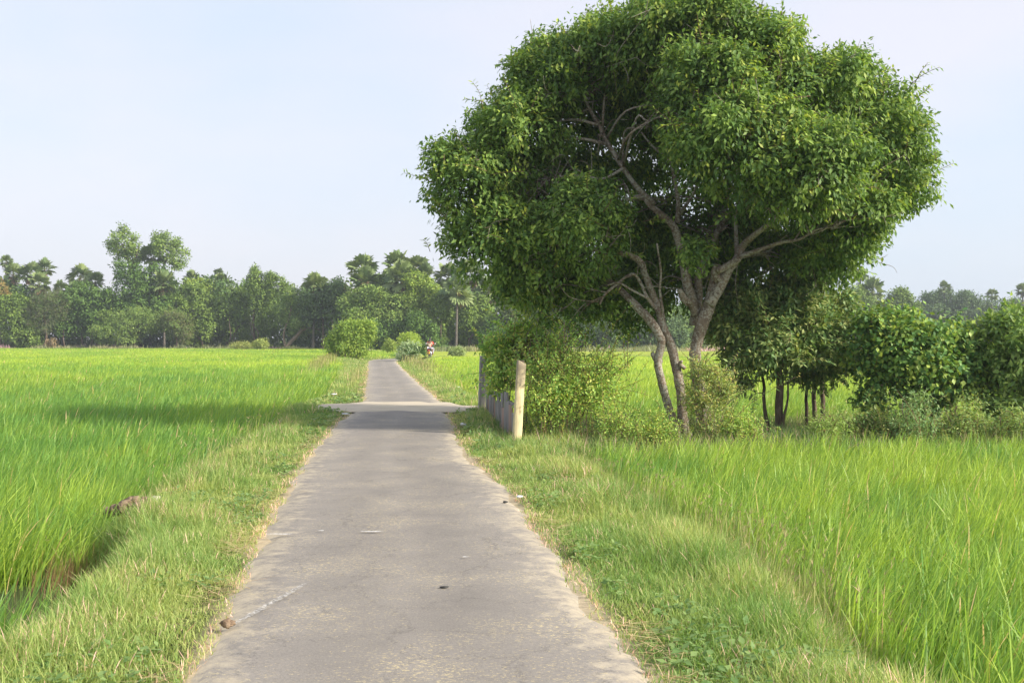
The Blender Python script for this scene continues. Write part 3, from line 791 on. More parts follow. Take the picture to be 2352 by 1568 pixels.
# ------------------------------------------------------------------ other plants of the hedge bank
def grow_canes(fb_, lobes, n, ln, wd, pal, g):
    """upright weedy canes rising from the ground with leaves all the way up"""
    lobes = np.asarray(lobes)
    x0, x1 = (lobes[:, 0] - lobes[:, 3]).min(), (lobes[:, 0] + lobes[:, 3]).max(); y0 = lobes[:, 1].mean(); top = (lobes[:, 2] + lobes[:, 5]).max()
    for i in range(n):
        x = g.uniform(x0, x1); y = y0 + g.normal() * .35; z = gzp(x, y) - .02
        h = (top - z) * g.uniform(.35, 1.2) * (1 - .4 * abs((x - (x0 + x1) / 2) / (x1 - x0)) * 2)
        m_ = max(8, int(h / (ln * .38))); tt = np.linspace(0, 1, m_)[:, None]
        ln_ = g.normal(size=3) * [.28, .2, 0] * h
        C_ = np.array([x, y, z]) + np.array([0, 0, h]) * tt + ln_ * tt ** 2
        d = nrm((np.array([0, 0, h]) + ln_)[None])[0]
        fb_.tube(C_[::max(1, m_ // 4)], np.linspace(.006, .0025, len(C_[::max(1, m_ // 4)])), 4, 2, col=(.09, .08, .035))
        shoot_leaves(fb_, C_ + g.normal(size=C_.shape) * .01, d, ln, wd, pal, g, max(1, m_ // 6))

def plant(name, label, cat, base, lobes, n, per, ln, wd, pal, seed, stems, mat=None, bark=None, droop=.4, spread=.14, group=None, simple=False, inner=.3, under=.6, upb=.8, crown='foliage', stem='stem', pw=None, bump=.22, twigs=0, shoots=0, shoot_len=.5, canes=0, core=.72, cq=.33):
    base = np.array(base, float)
    t = thing(name, base, label, cat, group)
    g = R(seed + 5)
    P, O, _ = lobe_points(lobes, max(twigs, 1), g, .4, .8)
    for q, (pts, rad) in enumerate(stems):
        mb = MB().tube(pts, rad, 7, 5, .06, seed + q)
        if q == 0 and twigs:
            allp = np.vstack([catmull(np.column_stack([np.asarray(p_, float), np.broadcast_to(np.asarray(r_, float), (len(p_),))]), 4) for p_, r_ in stems])
            for i in range(twigs):
                d = np.linalg.norm(allp[:, :3] - P[i], axis=1); a = allp[np.argsort(d)[g.integers(0, 4)]]
                D = P[i] - a[:3]; r0 = min(a[3] * .6, .012)
                mb.tube([a[:3], a[:3] + D * .5 + g.normal(size=3) * .1 * np.linalg.norm(D), P[i]], [r0, r0 * .6, .003], 4, 4)
        mb.build(stem, bark or M_BARK2, t)
    V, f, c, _, _ = foliage(clumps(lobes, 9, cq, seed + 2, core), n, per, ln, wd, pal, seed, spread, droop, inner, under, simple, pw, upb, bump, ob=.9)
    fb_ = MB().add(V, f, c)
    if shoots: grow_shoots(fb_, lobes, shoots, shoot_len, ln, wd, pal, g)
    if canes: grow_canes(fb_, lobes, canes, ln, wd, pal, g)
    fb_.build(crown, mat or M_LEAF, t, smooth=False)
    return t

def up(x, y0, y1, Y, lean=0.0, r=3.0, dY=0.0, g=None):
    """a stem in the photo's measure from y0 (foot) up to y1"""
    a = W(x, y0, Y); b = W(x + lean, y1, Y + dY)
    n = 5; tt = np.linspace(0, 1, n)
    P = a + (b - a) * tt[:, None]
    if g is not None: P[1:-1] += g.normal(size=(n - 2, 3)) * .03
    P[0, 2] = gzp(P[0, 0], P[0, 1]) - .04
    return P, np.linspace(1, .6, n) * r / F * Y

g = R(700)
SH = 20.3
pal_s = [(.034, .082, .022), (.052, .115, .03), (.085, .15, .04), (.125, .18, .05)]
plant('small_tree', 'small dark leaved tree on a straight brown stem just beyond the big trunks', 'tree', (*W(1790, 985, SH)[:2], -.2),
      lobes_w([(1760, 760, 120, 95, -.3, .9), (1830, 720, 90, 70, .1, .9), (1775, 815, 120, 60, -.3, .8), (1700, 800, 60, 110, .2, .8), (1860, 780, 70, 80, 0, .8), (1840, 660, 60, 40, .4, .6), (1690, 690, 60, 70, .9, .7)], SH),
      3300, 9, .125, .05, pal_s, 710, [up(1791, 1000, 760, SH, -6, 10.5, 0, g), up(1768, 985, 840, SH + .2, -22, 5, .2, g), up(1802, 995, 880, SH - .1, 8, 3.5, 0, g), (np.array([W(1790, 850, SH), W(1815, 790, SH), W(1850, 720, SH + .2)]), [.05, .03, .015])], M_LEAFG, twigs=60, crown='crown', stem='trunk', inner=.35, shoots=160, shoot_len=.55, bump=.3)
plant('sapling', 'clump of thin saplings with large drooping leaves between the dark tree and the vine mound', 'sapling', (*W(1870, 965, SH + 1.4)[:2], -.2),
      lobes_w([(1880, 760, 70, 90, .2, .7), (1890, 835, 80, 45, 0, .7), (1935, 710, 40, 50, .3, .5), (1850, 860, 50, 25, -.1, .5)], SH + 1.0),
      1000, 8, .13, .052, pal_s, 720, [up(1852, 968, 850, SH + 1.3, 3, 4.5, 0, g), up(1876, 965, 800, SH + 1.5, -6, 5, 0, g), up(1868, 962, 850, SH + 1.6, -6, 3, 0, g), up(1890, 945, 800, SH + 1.9, 2, 6, 0, g)], M_LEAFG, twigs=40, crown='crown', stem='trunk')
pal_v = [(.03, .085, .022), (.045, .115, .026), (.075, .16, .03), (.13, .21, .035)]
plant('vine_shrub', 'broad mound of heart shaped dark vine leaves smothering a small tree', 'shrub', (*W(2110, 985, SH - .6)[:2], -.2),
      lobes_w([(2035, 800, 72, 56, 0, .8), (2105, 785, 70, 48, 0, .9), (2180, 805, 58, 52, .2, .8), (2010, 855, 50, 45, -.2, .6), (2110, 850, 95, 48, -.2, .8), (2215, 850, 55, 55, .1, .8), (2000, 748, 34, 24, .2, .4), (2060, 745, 40, 22, .1, .5), (2130, 915, 40, 24, .1, .5), (2010, 920, 26, 18, 0, .4)], SH - .6),
      3000, 6, .098, .074, pal_v, 730, [up(2112, 1000, 780, SH - .5, -20, 9, .2, g), up(2098, 990, 820, SH - .5, -60, 5, .2, g), up(2130, 990, 830, SH - .4, 50, 5, 0, g)], M_LEAFG, twigs=50, spread=.2, droop=.7, inner=.25, bump=.3, shoots=170, shoot_len=.45, core=.55, cq=.42)
plant('tall_shrub', 'tall leafy shrub with pale stems at the bank end beyond the vine mound', 'shrub', (*W(2325, 1000, SH - 1)[:2], -.2),
      lobes_w([(2310, 785, 50, 55, 0, .7), (2350, 755, 45, 42, .2, .7), (2285, 850, 45, 50, -.1, .7), (2360, 850, 70, 70, 0, .8), (2300, 930, 40, 26, -.3, .5), (2440, 820, 80, 95, 0, 1.0), (2400, 900, 50, 50, 0, .6)], SH - 1),
      2600, 8, .12, .055, [(.045, .10, .025), (.07, .145, .032), (.11, .19, .045)], 740, [up(2328, 1005, 760, SH - 1, 6, 5, 0, g), up(2310, 1000, 820, SH - 1, -20, 3.5, 0, g), up(2345, 1000, 740, SH - 1, 50, 4, 0, g)], M_LEAF, twigs=50, shoots=170, shoot_len=.5, bump=.3, core=.55, cq=.42)
pal_y = [(.085, .15, .028), (.12, .195, .035), (.165, .235, .045), (.24, .24, .045)]
plant('yellow_bush', 'feathery yellow green bush in front of the foot of the big trunks', 'bush', (*W(1625, 1000, 18.9)[:2], -.2),
      lobes_w([(1605, 865, 26, 36, 0, .3), (1640, 868, 28, 32, 0, .3), (1625, 930, 42, 36, -.1, .35), (1655, 905, 26, 24, 0, .3), (1585, 920, 14, 36, 0, .2), (1630, 985, 40, 18, -.2, .25)], 18.5),
      850, 9, .05, .02, pal_y, 750, [up(1612, 1005, 830, 18.9, -10, 2.5, 0, g), up(1625, 1005, 850, 18.9, 20, 2.5, 0, g), up(1640, 1000, 870, 18.8, 30, 2, 0, g)], M_GRASS, twigs=50, bark=M_TWIG, spread=.12, inner=.75, shoots=110, shoot_len=.5, bump=.45, canes=16)
pal_b = [(.064, .155, .03), (.096, .21, .04), (.14, .265, .05), (.19, .26, .055)]
plant('climber', 'bright leafy climber heaped over the weathered board fence', 'climbing plant', (*W(1165, 960, 21.0)[:2], -.15),
      lobes_w([(1158, 812, 34, 30, 0, .5), (1200, 785, 40, 26, 0, .5), (1245, 815, 40, 40, .1, .6), (1150, 862, 34, 26, .3, .4), (1140, 890, 10, 16, .5, .3), (1180, 850, 14, 16, -1.6, .2), (1215, 850, 40, 40, 0, .5), (1125, 800, 22, 18, .2, .3), (1190, 770, 30, 18, 0, .3)], 21.0),
      820, 7, .10, .056, pal_b, 760, [up(1170, 960, 800, 21.0, 10, 2, 0, g), up(1210, 970, 780, 20.6, 10, 2.4, 0, g), up(1235, 980, 800, 20.4, 20, 2, 0, g)], M_LEAF, twigs=40, bark=M_TWIG, bump=.45, inner=.5, shoots=150, shoot_len=.75)
plant('thorn_bush', 'tangled thorny bush with bare brown lower stems beside the yellow post', 'bush', (*W(1290, 1005, 18.4)[:2], -.18),
      lobes_w([(1265, 860, 65, 50, 0, .6), (1330, 870, 60, 55, .1, .6), (1290, 920, 85, 50, 0, .6), (1250, 950, 40, 40, .1, .5), (1380, 900, 45, 50, .2, .5), (1400, 840, 45, 20, 0, .3), (1290, 800, 18, 35, 0, .2), (1296, 760, 9, 25, 0, .1)], 18.6),
      1100, 8, .058, .03, pal_b, 770, [up(1240 + 12 * q, 1008, 840 + 8 * (q % 3), 18.4 + .05 * q, g.uniform(-30, 40), 1.5, 0, g) for q in range(10)] + [up(1290, 1000, 740, 18.5, 6, 2, 0, g)], M_LEAF, twigs=110, bark=M_TWIG, spread=.2, inner=.75, shoots=210, shoot_len=.75, bump=.5, canes=40)
weeds = [(1430, 18.0, 60, 42, 'low round leaved weed patch between the thorny bush and the big trunks', pal_b, .045, 1000),
         (1510, 18.2, 45, 36, 'upright green weed in front of the slimmest leaning trunk', pal_b, .05, 900),
         (1700, 18.3, 60, 34, 'sprawling weed with arching dry stems beside the feathery yellow bush', pal_b, .05, 900),
         (1905, 18.1, 50, 36, 'pale fern like weed in front of the sapling clump', [(.08, .16, .035), (.11, .20, .045)], .055, 700),
         (2010, 18.4, 60, 40, 'leafy green weed at the near foot of the vine mound', pal_s, .07, 900),
         (2100, 18.0, 55, 64, 'tall grey green weed in front of the vine covered stem', [(.062, .145, .05), (.088, .18, .06), (.12, .21, .07)], .055, 1000),
         (2215, 18.2, 70, 56, 'bushy mid green weed between the vine mound and the tall shrub', [(.06, .13, .035), (.09, .17, .045), (.13, .2, .05)], .06, 1200),
         (2330, 17.8, 60, 38, 'low weed clump under the tall leafy shrub', [(.06, .13, .035), (.09, .17, .045), (.13, .2, .05)], .06, 900)]
for q, (x, Y, rx, ry, lab, pal, ln, n) in enumerate(weeds):
    plant('weed', lab, 'weed', (*W(x, 1000, Y)[:2], -.18), lobes_w([(x - rx * .3, 985, rx * .6, ry * .4, 0, .35), (x + rx * .4, 985, rx * .5, ry * .35, 0, .35), (x + rx * .1, 1000 - ry, rx * .3, ry * .5, 0, .2)], Y),
          int(n * .16), 8, ln * 1.1, ln * .46, pal, 780 + 7 * q, [up(x + d, 1010, 1000 - ry * 1.2, Y, g.uniform(-20, 20), 1.4, 0, g) for d in (-rx * .4, 0, rx * .4)], M_LEAF, twigs=25, bark=M_TWIG, group='weeds on the hedge bank', inner=.8, spread=.2, shoots=12, shoot_len=.4, bump=.5, canes=58)

# ------------------------------------------------------------------ fence and post
M_POST = m_plain('yellow_limewash', (.44, .34, .19), (.72, .60, .36), 3.0, .85, (7, 7, .9), .3, 7, .28, .55)
def m_post():
    m = M_POST; nt = m.node_tree; L = nt.links.new
    p = [n for n in nt.nodes if n.type == 'BSDF_PRINCIPLED'][0]; src = [n for n in nt.nodes if n.type == 'VALTORGB'][0]
    tc = [n for n in nt.nodes if n.type == 'TEX_COORD'][0]
    sx = node(nt, 'ShaderNodeSeparateXYZ'); L(tc.outputs['Object'], sx.inputs[0])
    n2 = node(nt, 'ShaderNodeTexNoise', i_Scale=9.0, i_Detail=6.0, i_Roughness=.7); L(tc.outputs['Object'], n2.inputs['Vector'])
    a = node(nt, 'ShaderNodeMath', operation='MULTIPLY_ADD'); a.inputs[1].default_value = .55
    L(sx.outputs[2], a.inputs[0]); L(n2.outputs[0], a.inputs[2])
    mr = node(nt, 'ShaderNodeMapRange'); mr.inputs[1].default_value = .90; mr.inputs[2].default_value = 1.16; L(a.outputs[0], mr.inputs[0])
    mx = node(nt, 'ShaderNodeMix', data_type='RGBA'); mx.inputs[7].default_value = (.30, .245, .17, 1)
    L(mr.outputs[0], mx.inputs[0]); L(src.outputs[0], mx.inputs[6]); L(mx.outputs[2], p.inputs['Base Color'])
m_post()
M_CONC = m_plain('weathered_grey', (.20, .19, .175), (.38, .36, .33), 5, .9, (5, 5, .5), .35, 6)
def leaning(name, label, foot, top, wx, wy, mat, chip=False, turn=0.0):
    a, b = np.array(foot, float), np.array(top, float)
    o = thing(name, a, label, 'post')
    g = R(int(abs(a[0]) * 100) + 3); rows = 14; V = []
    for k in range(rows):
        t = k / (rows - 1); c = a + (b - a) * t
        d = np.array([(wx, -wy), (wx, wy), (-wx, wy), (-wx, -wy)]) / 2
        cut = .006
        ring = np.array([(wx / 2, -wy / 2 + cut), (wx / 2, wy / 2 - cut), (wx / 2 - cut, wy / 2), (-wx / 2 + cut, wy / 2), (-wx / 2, wy / 2 - cut), (-wx / 2, -wy / 2 + cut), (-wx / 2 + cut, -wy / 2), (wx / 2 - cut, -wy / 2)])
        ring = ring * (1 - .05 * t) + g.normal(size=(8, 2)) * .0025
        ring = ring @ np.array([[math.cos(turn), math.sin(turn)], [-math.sin(turn), math.cos(turn)]])
        z = np.full(8, c[2])
        if k == rows - 1 and chip: z[[0, 1, 7]] -= .06; z += g.normal(size=8) * .006
        V.append(np.column_stack([c[0] + ring[:, 0], c[1] + ring[:, 1], z]))
    V = np.vstack(V); i, j = np.meshgrid(np.arange(rows - 1), np.arange(8), indexing='ij'); j2 = (j + 1) % 8
    Q = np.stack([i * 8 + j, i * 8 + j2, (i + 1) * 8 + j2, (i + 1) * 8 + j], -1).reshape(-1, 4)
    mk('shaft', V, [Q, (8 * (rows - 1) + np.arange(8))[None]], mat, o)
PF = W(1187, 1000, 17.9); PT = W(1198, 827, 17.95)
leaning('post', 'thick square post with flaking yellow limewash, leaning at the near end of the fence', PF - [0, 0, .08], PT, .138, .13, M_POST, True, .22)
FF = W(1106, 937, 24.6); FT = W(1110, 817, 24.6)
leaning('post', 'weathered grey square post at the far end of the board fence', FF - [0, 0, .05], FT, .15, .15, M_CONC, False, .2)
M_BOARD = m_plain('grey_board', (.17, .155, .14), (.36, .335, .31), 7, .9, (2.5, 2.5, .25), .4, 6)
M_BOARDR = m_plain('reddish_board', (.27, .17, .13), (.40, .28, .22), 7, .9, (2.5, 2.5, .25), .4, 6)
fb = thing('board_fence', ((PF[0] + FF[0]) / 2 - .02, (PF[1] + FF[1]) / 2, -.1), 'weathered grey board fence running between the yellow post and the grey post', 'fence')
g = R(820); nb = 15
a = np.array([FF[0] + .12, FF[1] - .25]); b = np.array([PF[0] - .04, PF[1] + .22])
ang = math.atan2(b[1] - a[1], b[0] - a[0])
for k in range(nb):
    t = (k + .5) / nb; p = a + (b - a) * t; L_ = np.linalg.norm(b - a) / nb
    h = .86 - .10 * t + g.uniform(-.30, .07)
    z0 = gzp(p[0], p[1]) - .02
    MB().box((p[0], p[1], z0 + h / 2), (L_ * g.uniform(.72, .96), .028, h), ang + g.normal() * .04, .3).build('board', M_BOARDR if k in (1, 5, 10, 13) else M_BOARD, fb, smooth=False)
for z in (.22, .56):
    m = (a + b) / 2
    MB().box((m[0] + .035, m[1] + .01, z - .1), (np.linalg.norm(b - a) * .98, .04, .07), ang, .3).build('rail', M_BOARD, fb, smooth=False)

# ------------------------------------------------------------------ litter, clods and marks
M_WHITE = m_plain('white_scrap', (.62, .62, .62), (.8, .8, .8), 20, .6)
M_CHALK = m_plain('chalk', (.45, .43, .40), (.62, .60, .56), 38, .9, (1, 1, 1), 0, 6, .4, .6)
def worn(m, lo, hi, scale):
    nt = m.node_tree; L = nt.links.new; out = [n for n in nt.nodes if n.type == 'OUTPUT_MATERIAL'][0]; p = [n for n in nt.nodes if n.type == 'BSDF_PRINCIPLED'][0]
    tc = node(nt, 'ShaderNodeTexCoord'); n = node(nt, 'ShaderNodeTexNoise', i_Scale=scale, i_Detail=6.0, i_Roughness=.75); L(tc.outputs['Object'], n.inputs['Vector'])
    mr = node(nt, 'ShaderNodeMapRange'); mr.inputs[1].default_value = lo; mr.inputs[2].default_value = hi; L(n.outputs[0], mr.inputs[0])
    tr_ = node(nt, 'ShaderNodeBsdfTransparent'); mx = node(nt, 'ShaderNodeMixShader'); L(mr.outputs[0], mx.inputs[0]); L(tr_.outputs[0], mx.inputs[1]); L(p.outputs[0], mx.inputs[2]); L(mx.outputs[0], out.inputs['Surface'])
worn(M_CHALK, .46, .62, 42.0)
M_PATCH = m_plain('old_paint', (.55, .54, .52), (.70, .69, .66), 30, .9)
worn(M_PATCH, .36, .5, 40.0)
M_DARK = m_plain('tar', (.03, .03, .03), (.06, .058, .055), 30, .8)
M_CLOD = m_plain('dry_soil', (.13, .085, .055), (.30, .22, .15), 25, .95, (1, 1, 1), .6)
M_STONE = m_plain('pale_stone', (.42, .36, .26), (.62, .56, .45), 18, .9, (1, 1, 1), .5)
def gp(x, y, z=0.0):
    Y = (H - z) * F / (y - HZ)
    return np.array([(x - CX) / F * Y, Y, z])
a, b = gp(540, 1440), gp(703, 1346)
n = 26; tt = np.linspace(0, 1, n); g = R(830)
c = a + (b - a) * tt[:, None]; dirv = nrm((b - a)[None])[0]; sv = np.array([-dirv[1], dirv[0], 0])
wv = .008 + .014 * np.abs(np.sin(tt * np.pi)) ** .7 + g.random(n) * .006
V = np.vstack([c + sv * wv[:, None], c - sv * wv[:, None]]); V[:, 2] = .023
j = np.arange(n - 1)
tag(mk('road_marking', V, [np.stack([j, n + j, n + j + 1, j + 1], -1)], M_CHALK), kind='structure')
for q, (x, y, ox, oy) in enumerate(((850, 1226, .08, .016), (738, 1224, .026, .012), (640, 1232, .08, .014), (1390 / 1.3, 1225 + 60, .02, .012))):
    p = gp(x, y); tag(sheet('road_marking', p[0], p[1], ox, oy, .024, M_PATCH, 840 + q, .5, 18), kind='structure')
def scrap(name, label, cat, x, y, s, mat, seed, flat=.35, z=.03):
    p = gp(x, y, z); g = R(seed); mb = MB()
    th = thing(name, p - [0, 0, .02], label, cat)
    mb.blob(p, (s, s * .8, s * flat), 9, 6, .35, seed); mb.blob(p + [s * .8, s * .2, 0], (s * .6, s * .5, s * flat * .7), 8, 5, .4, seed + 1)
    mb.build('body', mat, th, smooth=False)
scrap('plastic_scrap', 'crumpled white plastic scrap at the grass edge near the big bend in the verge', 'litter', 1192, 1140, .03, M_WHITE, 851, .4)
scrap('plastic_scrap', 'torn white plastic scrap on the road edge by the fence', 'litter', 1062, 974, .05, M_WHITE, 853, .5)
scrap('paper_scrap', 'pale paper scrap where the dirt track meets the asphalt', 'litter', 793, 950, .07, M_WHITE, 855, .2)
scrap('paper_scrap', 'pale paper scrap in the short grass beyond the dirt track', 'litter', 766, 905, .07, M_WHITE, 857, .3)
scrap('plastic_scrap', 'small white bag lying in the grass between road and far fence post', 'litter', 1049, 889, .08, M_WHITE, 859, .5, -.05)
scrap('tar_lump', 'small black tar lump on the asphalt beside the white plastic scrap', 'tar lump', 1160, 1152, .022, M_DARK, 861, .4, .02)
scrap('tar_lump', 'flattened black tar lump in the middle of the road', 'tar lump', 1018, 1347, .024, M_DARK, 863, .2, .02)
scrap('wood_chunk', 'broken grey brown wood chunk at the asphalt edge by the chalk line', 'wood chunk', 521, 1430, .034, M_CLOD, 865, .7, .035)
p = gp(325, 1152, .02)
t = thing('soil_mound', (p[0], p[1], gzp(p[0], p[1]) - .02), 'rough brown clod of soil and roots in the verge grass', 'soil mound')
mb = MB(); 
g = R(869)
for k in range(46):
    a_, r_ = g.uniform(0, 6.28), g.random() ** .6; h_ = .11 * (1 - r_ * r_)
    mb.blob((p[0] + .26 * r_ * math.cos(a_) - .04, p[1] + .14 * r_ * math.sin(a_), h_ - .08), np.array([.05, .045, .04]) * g.uniform(.6, 1.5), 8, 6, .3, 900 + k)
mb.build('soil', M_CLOD, t, smooth=False)
q = gp(357, 1143, .06)
t = thing('stone', (q[0], q[1], .02), 'pale stone bedded in the brown soil clod', 'stone')
MB().blob((q[0], q[1] + .02, .03), (.06, .05, .05), 12, 8, .16, 872).build('surface', M_STONE, t, smooth=False)

# ------------------------------------------------------------------ mid distance roadside plants
def bush(name, label, cat, x, y0, y1, rx, Y, pal, seed, n=900, ln=.16, wd=.06, per=7, extra=(), mat=None, stems=3, group=None, sr=2.0, under=.6, crown='foliage'):
    h = y0 - y1; g = R(seed)
    lob = [(x, y0 - h * .42, rx * .8, h * .42, 0, rx / F * Y * .8), (x - rx * .35, y0 - h * .5, rx * .6, h * .34, .2, rx / F * Y * .6), (x + rx * .35, y0 - h * .52, rx * .6, h * .36, -.2, rx / F * Y * .6), (x + rx * .05, y0 - h * .72, rx * .6, h * .26, 0, rx / F * Y * .5)] + list(extra)
    b = W(x, y0, Y)
    return plant(name, label, cat, (b[0], b[1], gzp(b[0], b[1])), lobes_w(lob, Y), n, per, ln, wd, pal, seed, [up(x + d, y0 + 2, y0 - h * .6, Y, d * .4, sr, 0, g) for d in np.linspace(-rx * .25, rx * .25, stems)], mat or M_LEAF, group=group, spread=ln * 1.6, under=under, crown=crown, bump=.16)
pal_r = [(.055, .12, .02), (.085, .165, .025), (.125, .21, .032)]
bush('round_bush', 'dense bright green rounded bush on the verge where the road bends', 'bush', 806, 824, 733, 47, 86, pal_r, 900, 2100, .26, .085, 8, [(845, 760, 14, 22, 0, .5), (768, 790, 14, 25, 0, .5), (770, 815, 18, 10, 0, .5)])
bush('milkweed_bush', 'pale grey green milkweed bush at the inner side of the bend', 'bush', 938, 832, 786, 30, 78, [(.075, .15, .06), (.10, .185, .08), (.15, .23, .115)], 910, 900, .16, .08, 7)
bush('young_tree', 'fresh yellow green young tree behind the pale milkweed bush', 'tree', 943, 815, 762, 27, 97, [(.09, .17, .025), (.14, .23, .035)], 920, 800, .2, .08, 7, stem=None) if False else bush('young_tree', 'fresh yellow green young tree behind the pale milkweed bush', 'tree', 943, 815, 762, 27, 97, [(.09, .17, .025), (.14, .23, .035)], 920, 800, .2, .08, 7)
bush('sapling', 'thin stemmed sapling standing alone in the rice beyond the bend', 'sapling', 895, 809, 783, 14, 112, [(.08, .15, .03), (.12, .19, .04)], 930, 420, .2, .08, 6, stems=1)
bush('low_shrub', 'small low shrub in the rice field beyond the parked palm fronds', 'shrub', 1048, 821, 799, 17, 92, [(.08, .145, .045), (.11, .18, .06)], 940, 420, .16, .07, 6)
bush('yellow_shrub', 'yellowish round shrub at the far edge of the rice before the woods', 'shrub', 600, 803, 782, 20, 150, [(.10, .165, .04), (.14, .205, .05)], 950, 420, .28, .1, 6)
bush('yellow_shrub', 'low spreading yellowish shrub next to the taller yellowish one at the rice edge', 'shrub', 556, 803, 790, 28, 152, [(.10, .16, .04), (.14, .19, .05)], 960, 350, .28, .1, 6)

# fans: palms and the palm seedling
def fan(mb, base, d, R_, col, g, k=11, pet=.40, spreadA=1.9, dead=False, wf=.46):
    d = d / np.linalg.norm(d); s = np.cross(d, [0, 0, 1.0]); s = s / max(np.linalg.norm(s), 1e-6); nn = np.cross(s, d)
    roll = g.normal() * .5; s, nn = s * math.cos(roll) + nn * math.sin(roll), nn * math.cos(roll) - s * math.sin(roll)
    c = base + d * R_ * pet
    w = R_ * .022
    mb.add(np.array([base - s * w, base + s * w, c + s * w, c - s * w]), [[[0, 1, 2, 3]]], np.array(col) * [1.3, 1.15, .8])
    a = np.linspace(-spreadA, spreadA, k) + g.normal(size=k) * .03
    ln = R_ * (1 - pet) * (1 - .10 * np.abs(a)) * g.uniform(.85, 1.08, k)
    D = np.cos(a)[:, None] * d + np.sin(a)[:, None] * s
    fold = nn * (np.cos(a)[:, None] * .12 + .05)
    D = nrm(D + fold + np.array([0, 0, -.12 if not dead else -.5]))
    sd = nrm(np.cross(D, nn)); wd = ln * (2 * spreadA / k) * wf
    tip = c + D * ln[:, None] + np.array([0, 0, -1.0]) * (ln * g.uniform(.05, .22, k))[:, None]
    m = c + D * ln[:, None] * .62
    alt = nn * (ln * .05)[:, None]
    V = np.stack([np.broadcast_to(c, m.shape), m + sd * wd[:, None] + alt, tip, m - sd * wd[:, None] - alt], 1).reshape(-1, 3)
    cc = np.array(col) * g.uniform(.8, 1.25, (k, 1))
    mb.add(V, [(np.arange(k) * 4)[:, None] + np.array([[0, 1, 2, 3]])], np.repeat(cc, 4, 0))

def palm(label, x, y, r, Y, seed, dead=5, foot=None, n=22, name='fan_palm', group='fan palms of the distant wood'):
    g = R(seed); c = W(x, y, Y); Rm = r / F * Y * (1.36 if 700 < x < 1300 else 1.14)
    gz0 = gzp(c[0], Y) if Y < 140 else -.1
    t = thing(name, (c[0], Y, gz0), label, 'palm tree', group)
    lean = g.normal() * .25
    P = np.array([[c[0] + lean, Y, gz0 - .1], [c[0] + lean * .6, Y, gz0 + (c[2] - gz0) * .35], [c[0] + lean * .1, Y, gz0 + (c[2] - gz0) * .75], [c[0], Y, c[2] - Rm * .05]])
    MB().tube(P, [.24, .17, .16, .14], 8, 5, .06, seed).build('trunk', M_PBARK, t)
    mb = MB()
    gold = (5 ** .5 - 1) * np.pi
    for q in range(n):
        u_ = (q + .5) / n; el = math.radians(88 - 138 * u_ + g.normal() * 7); az = q * gold + g.normal() * .2
        d = np.array([math.cos(el) * math.cos(az), math.cos(el) * math.sin(az), math.sin(el)])
        col = np.array(lerp((.062, .10, .045), (.125, .16, .075), g.random()))
        fan(mb, c + d * Rm * .05, d, Rm * g.uniform(.85, 1.1), col, g)
    mb.build('crown', M_FAR, t, smooth=False)
    if dead:
        mb = MB()
        for q in range(dead):
            az = g.uniform(0, 6.28); el = math.radians(g.uniform(-80, -48))
            d = np.array([math.cos(el) * math.cos(az), math.cos(el) * math.sin(az), math.sin(el)])
            fan(mb, c, d, Rm * g.uniform(.7, 1.05), lerp((.20, .13, .08), (.32, .24, .16), g.random()), g, 9, .5, 1.1, True)
        mb.build('dead_fronds', M_STRAW, t, smooth=False)
